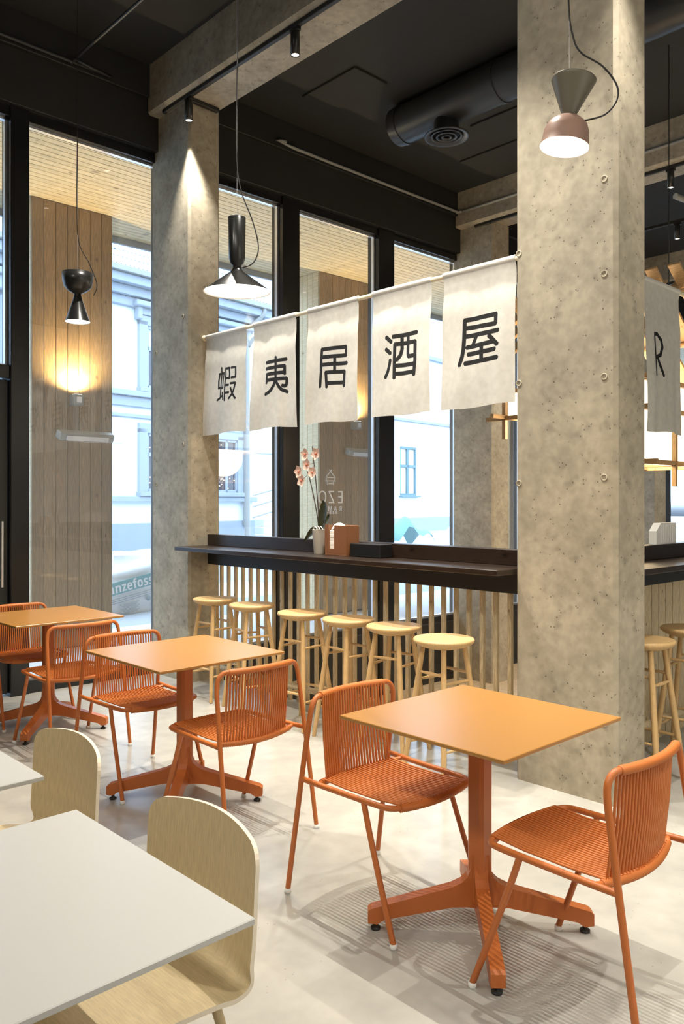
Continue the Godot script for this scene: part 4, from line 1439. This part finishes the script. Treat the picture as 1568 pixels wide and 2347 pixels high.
# ------------------------------------------------------------------ outside
func build_outside() -> void:
	# soffit of the arcade, planks along u
	var t := thing("arcade_soffit", "pale knotty timber plank ceiling of the arcade outside the windows", "soffit")
	box_part("deck", -8.0, 26.0, VF + 0.21, 8.64, 4.605, 4.95, M.black_paint, t)
	for k in 24:
		for s in 3:
			var a := -8.0 if s == 0 else (5.66 if s == 1 else 15.0)
			var b := 5.655 if s == 0 else (14.995 if s == 1 else 26.0)
			var o := box_part("plank", a, b, 6.52 + 0.0885 * k, 6.52 + 0.0885 * k + 0.081, 4.575, 4.60, M["soffit_wood_%d" % ((k * 2 + s) % 3)], t, 0.003)
			if k == 0:
				o.name = "plank"
	box_part("fascia", -8.0, 26.0, 8.64, 8.68, 4.50, 4.95, M.plaster_trim, t)
	# clad pillars
	var pil := [[3.36, 4.24], [7.24, 8.44], [11.6, 12.8], [-0.85, 0.05]]
	var pl := ["timber clad arcade pillar outside the left window with lit wall lamp", "timber clad arcade pillar behind the window lettering", "timber clad arcade pillar far along the arcade", "timber clad arcade pillar outside the entrance"]
	for k in 4:
		var a: float = pil[k][0]
		var b: float = pil[k][1]
		t = thing("clad_pillar", pl[k], "pillar")
		box_part("core", a + 0.02, b - 0.02, 8.09, 8.63, -0.1, 4.57, M.black_paint, t)
		var n := int(round((b - a) / 0.12))
		var w := (b - a) / n
		for q in n:
			box_part("plank", a + w * q + 0.002, a + w * (q + 1) - 0.002, 8.065, 8.09, 0.0, 4.57, M["pillar_wood_%d" % ((q * 2 + k) % 3)], t, 0.003)
		for q in 5:  # paler than the front boards: daylight on the sides put into the colour
			box_part("side_plank", a, a + 0.02, 8.092 + 0.11 * q, 8.092 + 0.11 * q + 0.106, 0.0, 4.572, M["soffit_wood_%d" % (q % 3)], t, 0.003)
			box_part("side_plank", b - 0.02, b, 8.092 + 0.11 * q, 8.092 + 0.11 * q + 0.106, 0.0, 4.572, M["soffit_wood_%d" % (q % 3)], t, 0.003)
		if k < 2:
			var uc := 3.80 if k == 0 else 7.86
			var s := thing("wall_lamp", ["square metal wall lamp on the left timber pillar", "square metal wall lamp on the timber pillar behind the window lettering"][k], "wall lamp", P(uc, 8.065, 2.55))
			var st := new_st()
			add_box(st, Vector3(0, 0, 0.065), Vector3(0.095, 0.11, 0.13), 0.004)
			part("housing", st, M.pipe_grey, s)
			st = new_st()
			add_box(st, Vector3(0, 0, 0.132), Vector3(0.055, 0.06, 0.008), 0.003)
			part("front_plate", st, M.silver, s)
			st = new_st()
			add_box(st, Vector3(0, 0.057, 0.09), Vector3(0.07, 0.004, 0.06))
			part("lens_glow", st, M.lamp_glow, s)
			spot(P(uc, 7.955, 2.63), P(uc, 7.93, 4.6), 3.8, 84.0, 0.03, Color(1.0, 0.90, 0.68), 1.0)
			var h := thing("patio_heater", ["slim patio heater with a glowing tube grid on the left timber pillar", "slim patio heater on the timber pillar behind the window lettering"][k], "heater", P(uc + 0.08, 7.93, 2.16))
			var tl := Basis(Vector3(1, 0, 0), deg_to_rad(24))
			st = new_st()
			add_box(st, Vector3(0, 0.02, -0.02), Vector3(0.60, 0.085, 0.10), 0.01, tl)
			part("housing", st, M.pipe_grey, h)
			st = new_st()
			add_box(st, Vector3(0.0, -0.012, 0.028), Vector3(0.46, 0.055, 0.012), 0.003, tl)
			part("reflector", st, M.silver, h)
			for q in 5:
				st = new_st()
				add_tube(st, [tl * Vector3(-0.22, -0.032 + 0.010 * q, 0.037), tl * Vector3(0.22, -0.032 + 0.010 * q, 0.037)], 0.0018, 5)
				part("grid_wire", st, M.silver, h)
			st = new_st()
			add_box(st, Vector3(0.0, 0.03, -0.08), Vector3(0.05, 0.05, 0.10), 0.004)
			part("bracket", st, M.pipe_grey, h)
	# ground
	var st := new_st()
	add_uvz(st, -20, 40, VF + 0.12, 9.0, -0.4, -0.02)
	struct_mesh("pavement", st, M.pavement, "pale snowy pavement under the arcade", "pavement")
	st = new_st()
	quad(st, P(-40, 9.0, -0.03), P(60, 9.0, -0.03), P(60, 15.5, 0.40), P(-40, 15.5, 0.40))
	quad(st, P(-40, 15.5, 0.40), P(60, 15.5, 0.40), P(60, 60, 0.45), P(-40, 60, 0.45))
	struct_mesh("street", st, M.asphalt, "grey wet street with slush", "street")
	snow_heap("heap of dirty snow along the kerb of the street", P(9.5, 14.4, 0.28), 7.0, 0.8, 0.35, 3)
	snow_heap("snow heap beside the white gravel bag", P(7.9, 10.6, 0.0), 1.6, 0.7, 0.22, 5)
	snow_heap("snow heap outside the window by the second facade column", P(15.1, 11.9, 0.05), 1.9, 1.1, 0.95, 8)
	snow_heap("lower snow heap outside the window near the railing", P(11.9, 12.2, 0.1), 1.2, 0.9, 0.8, 11)
	build_house()
	build_annexe()
	build_bags()

func snow_heap(label: String, at: Vector3, a: float, b: float, h: float, sd: int) -> void:
	var st := new_st()
	st.set_smooth_group(1)
	var f := FastNoiseLite.new()
	f.seed = sd
	f.frequency = 1.3
	var n := 22
	var g := func(i: int, j: int) -> Vector3:
		var x := (float(i) / n * 2 - 1)
		var z := (float(j) / n * 2 - 1)
		var r := sqrt(x * x + z * z)
		var y := maxf(0.0, 1.0 - r) * (1.0 + 0.7 * f.get_noise_2d(x * 2.5, z * 2.5)) + 0.12 * f.get_noise_2d(x * 7 + 9, z * 7)
		return Vector3(x * a, (y - 0.05) * h if r < 1.0 else -0.05 * h, z * b)
	for i in n:
		for j in n:
			quad(st, g.call(i, j), g.call(i + 1, j), g.call(i + 1, j + 1), g.call(i, j + 1))
	var o := single("snow_heap", st, M.snow, label, "snow")
	o.position = at

func house_window(parent: Node3D, x: float, y0: float, y1: float, w: float, hood: bool, lit: bool) -> void:
	var win := Node3D.new()
	win.name = "window"
	parent.add_child(win, true)
	var st := new_st()
	for s in [-1.0, 1.0]:
		add_box(st, Vector3(x + s * (w / 2 + 0.11), (y0 + y1) / 2, 0.04), Vector3(0.22, y1 - y0 + 0.2, 0.10), 0.01)
		add_box(st, Vector3(x + s * (w / 2 - 0.01), (y0 + y1) / 2, 0.03), Vector3(0.08, y1 - y0, 0.06), 0.006)
	add_box(st, Vector3(x, y1 + 0.11, 0.04), Vector3(w + 0.44, 0.22, 0.10), 0.01)
	add_box(st, Vector3(x, y0 - 0.05, 0.07), Vector3(w + 0.5, 0.10, 0.18), 0.01)
	part("surround", st, M.plaster_trim, win)
	st = new_st()
	add_box(st, Vector3(x, y0 + (y1 - y0) * 0.64, 0.03), Vector3(w, 0.09, 0.06), 0.006)
	add_box(st, Vector3(x, (y0 + y1) / 2, 0.03), Vector3(0.07, y1 - y0, 0.06), 0.006)
	add_box(st, Vector3(x, y1 - 0.03, 0.03), Vector3(w, 0.07, 0.06), 0.006)
	add_box(st, Vector3(x, y0 + 0.03, 0.03), Vector3(w, 0.07, 0.06), 0.006)
	part("sash", st, M.plaster_trim, win)
	for sx in [-1.0, 1.0]:
		for sy in 2:
			st = new_st()
			var ya := y0 if sy == 0 else y0 + (y1 - y0) * 0.64
			var yb := y0 + (y1 - y0) * 0.64 if sy == 0 else y1
			add_box(st, Vector3(x + sx * w / 4, (ya + yb) / 2, 0.008), Vector3(w / 2 - 0.04, yb - ya - 0.04, 0.012))
			part("pane", st, M.window_blind if (sy == 1 and not lit) else M.window_dark, win)
	if lit:
		var r := RandomNumberGenerator.new()
		r.seed = int(x * 100)
		st = new_st()
		for k in 26:
			add_box(st, Vector3(x + r.randf_range(-w / 2 + 0.05, w / 2 - 0.05), r.randf_range(y0 + 0.1, y1 - 0.1), 0.018), Vector3.ONE * 0.022)
		part("fairy_light_glow", st, M.fairy_light_glow, win)
	if hood:
		st = new_st()
		add_box(st, Vector3(x, y1 + 0.30, 0.06), Vector3(w + 0.60, 0.16, 0.14), 0.01)
		add_box(st, Vector3(x, y1 + 0.43, 0.12), Vector3(w + 0.85, 0.12, 0.30), 0.02)
		for s in [-1.0, 1.0]:
			add_box(st, Vector3(x + s * (w / 2 + 0.26), y1 + 0.25, 0.10), Vector3(0.12, 0.30, 0.16), 0.02)
		part("hood_mould", st, M.plaster_trim, win)

func build_house() -> void:
	# local x runs along the front (left to right), y up, +z towards the restaurant
	var turn := deg_to_rad(8.0)
	var t := thing("town_house", "pale blue rendered town house with tiled roof across the street", "building", P(8.4, 16.0, 0.0), turn)
	var x0 := -26.0
	var x1 := 4.25
	var box := func(called: String, a: float, b: float, y0: float, y1: float, z0: float, z1: float, m: Material, bev := 0.01) -> void:
		var st := new_st()
		add_box(st, Vector3((a + b) / 2, (y0 + y1) / 2, (z0 + z1) / 2), Vector3(b - a, y1 - y0, z1 - z0), bev)
		part(called, st, m, t)
	box.call("wall", x0, x1, 0.3, 6.2, -3.0, 0.0, M.plaster)
	box.call("plinth", x0, x1 + 0.03, 0.2, 1.03, -2.9, 0.06, M.plaster_plinth)
	box.call("sill_moulding", x0, x1 + 0.06, 1.50, 1.62, -0.05, 0.12, M.plaster_trim)
	box.call("string_course", x0, x1 + 0.08, 3.58, 3.80, -0.05, 0.08, M.plaster_trim)
	box.call("string_course", x0, x1 + 0.12, 3.80, 3.92, -0.05, 0.16, M.plaster_trim)
	box.call("string_course", x0, x1 + 0.06, 3.34, 3.42, -0.05, 0.06, M.plaster_trim)
	box.call("cornice", x0, x1 + 0.10, 5.75, 5.95, -0.05, 0.12, M.plaster_trim)
	box.call("cornice", x0, x1 + 0.20, 5.95, 6.15, -0.05, 0.24, M.plaster_trim)
	box.call("cornice", x0, x1 + 0.34, 6.15, 6.34, -0.05, 0.42, M.plaster_trim)
	box.call("gutter", x0, x1 + 0.40, 6.34, 6.46, 0.30, 0.52, M.pipe_grey)
	# ashlar panels of the ground floor
	for r in 3:
		var ya := 1.62 + 0.57 * r
		for k in 9:
			var a := -3.6 + 1.02 * k + (0.5 if r % 2 else 0.0) - 1.2
			var b := a + 1.0
			if b > x1:
				b = x1 + 0.02
			if a > x1 - 0.1:
				continue
			var clear := true
			for wx in [1.2, -1.9, 3.05]:
				if absf((a + b) / 2 - wx) < 0.95:
					clear = false
			if not clear:
				continue
			box.call("ashlar_panel", a, b - 0.012, ya, ya + 0.558, 0.0, 0.022, M.plaster, 0.004)
	for x in [1.30, -1.9, 3.30, -5.1]:
		house_window(t, x, 1.72, 3.02, 0.82 if x < 3.0 else 0.7, false, true)
		house_window(t, x, 4.02, 5.40, 0.82, true, false)
	# roof: wavy tiles in rows
	var st := new_st()
	st.set_smooth_group(1)
	var rows := 16
	var cols := 150
	for i in rows:
		var ya := 6.44 + 0.30 * i
		var za := 0.50 - 0.42 * i
		for k in cols:
			var xa := -12.0 + 0.112 * k
			if xa > x1 + 0.4:
				continue
			for q in [[0.0, 0.056], [0.056, 0.112]]:
				var ha := 0.045 * (1.0 if q[0] == 0.0 else -0.2)
				var hb := 0.045 * (1.0 if q[1] == 0.112 else -0.2)
				quad(st, Vector3(xa + q[0], ya + ha, za), Vector3(xa + q[0], ya + 0.30 + ha * 0.3, za - 0.43), Vector3(xa + q[1], ya + 0.30 + hb * 0.3, za - 0.43), Vector3(xa + q[1], ya + hb, za))
	var rt := part("roof_tiles", st, M.tiles, t)
	rt.set_meta("kind", "stuff")
	# dormer with snow on it
	box.call("snow_patch", -1.5, 0.55, 7.1, 7.18, -1.0, -0.55, M.snow)
	# drainpipe at the corner
	st = new_st()
	add_tube(st, smooth_path([Vector3(x1 - 0.05, 6.40, 0.42), Vector3(x1 - 0.05, 6.20, 0.42), Vector3(x1 - 0.35, 5.75, 0.12), Vector3(x1 - 0.35, 5.5, 0.10), Vector3(x1 - 0.35, 0.9, 0.10)], 4), 0.06, 10)
	part("drainpipe", st, M.pipe_grey, t)
	# road sign pole and street lamp in front
	st = new_st()
	add_tube(st, smooth_path([Vector3(0, 0, 0), Vector3(0, 4.6, 0), Vector3(0.02, 4.9, 0.05), Vector3(0.06, 5.1, 0.2)], 4), [0.07, 0.07, 0.065, 0.06, 0.06, 0.055, 0.055, 0.05, 0.05, 0.045, 0.045, 0.04, 0.04], 10)
	var pole := single("street_pole", st, M.pipe_grey, "slim dark street pole with a lamp head before the town house", "pole")
	pole.position = P(12.0, 16.0, 0.4)
	st = new_st()
	add_box(st, Vector3(0.05, 5.2, 0.3), Vector3(0.10, 0.07, 0.6), 0.02, Basis(Vector3(1, 0, 0), -0.5))
	part("lamp_head", st, M.foot_white, pole)

func build_annexe() -> void:
	var turn := deg_to_rad(7.6)
	var t := thing("rendered_annexe", "plain white rendered building with a green framed window across the street", "building", P(20.0, 19.6, 0.0), turn)
	var box := func(called: String, a: float, b: float, y0: float, y1: float, z0: float, z1: float, m: Material, bev := 0.01) -> void:
		var st := new_st()
		add_box(st, Vector3((a + b) / 2, (y0 + y1) / 2, (z0 + z1) / 2), Vector3(b - a, y1 - y0, z1 - z0), bev)
		part(called, st, m, t)
	# openings: one window hole at x 1.7..2.8, y 1.75..3.45
	box.call("wall", -4.2, 1.72, 0.1, 9.0, -6.0, 0.0, M.plaster_white)
	box.call("wall", 2.78, 14.0, 0.1, 9.0, -6.0, 0.0, M.plaster_white)
	box.call("wall", 1.72, 2.78, 0.1, 1.72, -6.0, 0.0, M.plaster_white)
	box.call("wall", 1.72, 2.78, 3.50, 9.0, -6.0, 0.0, M.plaster_white)
	box.call("low_wall", -7.0, -4.2, 0.1, 3.9, -6.0, -0.05, M.room_bright)
	box.call("plinth", -4.25, 14.0, 0.0, 0.92, -5.9, 0.05, M.plaster_plinth)
	box.call("ledge", -4.25, 14.0, 4.42, 4.52, -0.05, 0.10, M.plaster_trim)
	box.call("ledge", -4.25, 14.0, 6.85, 7.0, -0.05, 0.14, M.plaster_trim)
	box.call("vent_plate", 2.1, 2.28, 0.55, 0.75, 0.05, 0.07, M.plaster_trim)
	box.call("joint_moulding", -7.0, -4.2, 2.9, 2.94, -0.06, -0.03, M.plaster_trim)
	var w := Node3D.new()
	w.name = "window"
	t.add_child(w, true)
	var st := new_st()
	add_box(st, Vector3(1.75, 2.61, -0.06), Vector3(0.07, 1.76, 0.10), 0.008)
	add_box(st, Vector3(2.75, 2.61, -0.06), Vector3(0.07, 1.76, 0.10), 0.008)
	add_box(st, Vector3(2.25, 3.46, -0.06), Vector3(1.06, 0.08, 0.10), 0.008)
	add_box(st, Vector3(2.25, 1.76, -0.06), Vector3(1.06, 0.08, 0.10), 0.008)
	add_box(st, Vector3(2.25, 2.61, -0.055), Vector3(0.13, 1.72, 0.08), 0.008)
	add_box(st, Vector3(2.25, 2.80, -0.055), Vector3(1.0, 0.10, 0.08), 0.008)
	part("frame", st, M.window_green, w)
	st = new_st()
	add_box(st, Vector3(2.25, 1.69, 0.04), Vector3(1.22, 0.05, 0.22), 0.008)
	part("sill", st, M.window_green, w)
	for k in 4:
		st = new_st()
		add_box(st, Vector3(2.25 + (0.27 if k % 2 else -0.27), 2.28 if k < 2 else 3.13, -0.09), Vector3(0.46, 0.95 if k < 2 else 0.58, 0.01))
		part("pane", st, M.room_bright, w)
	# steps with railing at the left
	for k in 4:
		box.call("step", -6.9 + 0.3 * k, -5.0, 0.2 + 0.2 * k, 0.4 + 0.2 * k, 0.0, 1.6 - 0.3 * k, M.pavement)
	st = new_st()
	for z in [1.35, 1.65, 1.95]:
		add_tube(st, [Vector3(-6.8, z - 0.3, 1.0), Vector3(-4.4, z + 0.2, 1.0)], 0.022, 8)
	for k in 3:
		add_tube(st, [Vector3(-6.8 + 1.2 * k, 0.4, 1.0), Vector3(-6.8 + 1.2 * k, 1.65 + 0.25 * k, 1.0)], 0.022, 8)
	part("handrail", st, M.pipe_grey, t)

func build_bags() -> void:
	# big white gravel bag with printed band
	var t := thing("gravel_bag", "big white printed gravel bag slumped on the snowy street", "bag", P(5.35, 10.15, 0.0), deg_to_rad(6))
	var st := new_st()
	st.set_smooth_group(1)
	var f := FastNoiseLite.new()
	f.seed = 4
	f.frequency = 1.6
	var nu := 44
	var nv := 18
	var shape := func(i: int, j: int) -> Vector3:
		var a := TAU * i / nu
		var b := float(j) / nv
		var ca := cos(a)
		var sa := sin(a)
		var e := 0.55
		var x := signf(ca) * pow(absf(ca), e) * 0.82
		var z := signf(sa) * pow(absf(sa), e) * 0.42
		var y := 0.0
		var k := 1.0
		if b < 0.8:
			y = b / 0.8 * 0.55
			k = 0.94 + 0.08 * sin(PI * b / 0.8)
		else:
			var q := (b - 0.8) / 0.2
			y = 0.55 + 0.10 * sin(q * PI / 2)
			k = 0.95 * sqrt(maxf(0.0, 1.0 - q * q))
		y *= 1.0 + 0.22 * x
		var n := 0.03 * f.get_noise_3d(x * 3, y * 3, z * 3)
		return Vector3(x * k, y, z * k + (0.02 * sin(x * 9.0) + n) * k)
	for i in nu:
		for j in nv:
			quad(st, shape.call(i, j), shape.call(i + 1, j), shape.call(i + 1, j + 1), shape.call(i, j + 1))
	part("sack", st, M.bag_white, t)
	var lean := Basis(Vector3(0, 0, 1), deg_to_rad(9.0))
	st = new_st()
	add_box(st, Vector3(-0.10, 0.40, 0.462), Vector3(0.98, 0.16, 0.006), 0.0, lean)
	part("printed_band", st, M.bag_teal, t)
	for k in 3:
		st = new_st()
		add_box(st, Vector3(0.455 + 0.065 * k, 0.488 + 0.011 * k, 0.458), Vector3(0.035, 0.16, 0.008), 0.0, lean * Basis(Vector3(0, 0, 1), -0.25))
		part("printed_stripe", st, M.bag_teal, t)
	var tm := TextMesh.new()
	tm.text = "Franzefoss"
	var sf := SystemFont.new()
	sf.font_names = PackedStringArray(["Droid Sans"])
	sf.font_weight = 700
	tm.font = sf
	tm.font_size = 64
	tm.pixel_size = 0.00265
	tm.depth = 0.004
	var o := part_mesh("printed_lettering", tm, M.bag_white, t)
	o.position = Vector3(-0.12, 0.395, 0.468)
	o.basis = lean
	st = new_st()
	for k in 3:
		add_box(st, Vector3(-0.05, 0.27 - 0.028 * k, 0.463), Vector3(0.85 - 0.2 * (k % 2), 0.009, 0.004), 0.0, lean)
	for k in 8:
		add_box(st, Vector3(-0.05, 0.17 - 0.018 * k, 0.460), Vector3(0.30 - 0.05 * (k % 3), 0.006, 0.004), 0.0, lean)
	part("printed_lines", st, M.bag_grey, t)
	for k in 3:
		st = new_st()
		add_lathe(st, Vector3(0.24 + 0.07 * k, 0.21 - 0.085 * k, 0.462), [[0.0, 0.003], [0.036, 0.003], [0.036, 0.0]], 20, Basis(Vector3(1, 0, 0), PI / 2))
		part("printed_badge", st, M.bag_grey, t)
	# tarpaulin on the snow heap further right
	st = new_st()
	st.set_smooth_group(1)
	var n := 10
	var g := func(i: int, j: int) -> Vector3:
		var x := float(i) / n - 0.5
		var z := float(j) / n - 0.5
		return Vector3(x * 1.5, 0.55 - 1.3 * absf(x) * absf(x) + 0.10 * sin(x * 14.0 + z * 5.0) - 0.8 * z * z, z * 0.8)
	for i in n:
		for j in n:
			quad(st, g.call(i, j), g.call(i + 1, j), g.call(i + 1, j + 1), g.call(i, j + 1))
	var tp := single("tarpaulin", st, M.bag_teal, "crumpled teal tarpaulin half buried in the snow heap", "tarpaulin")
	tp.position = P(12.9, 11.8, 0.55)
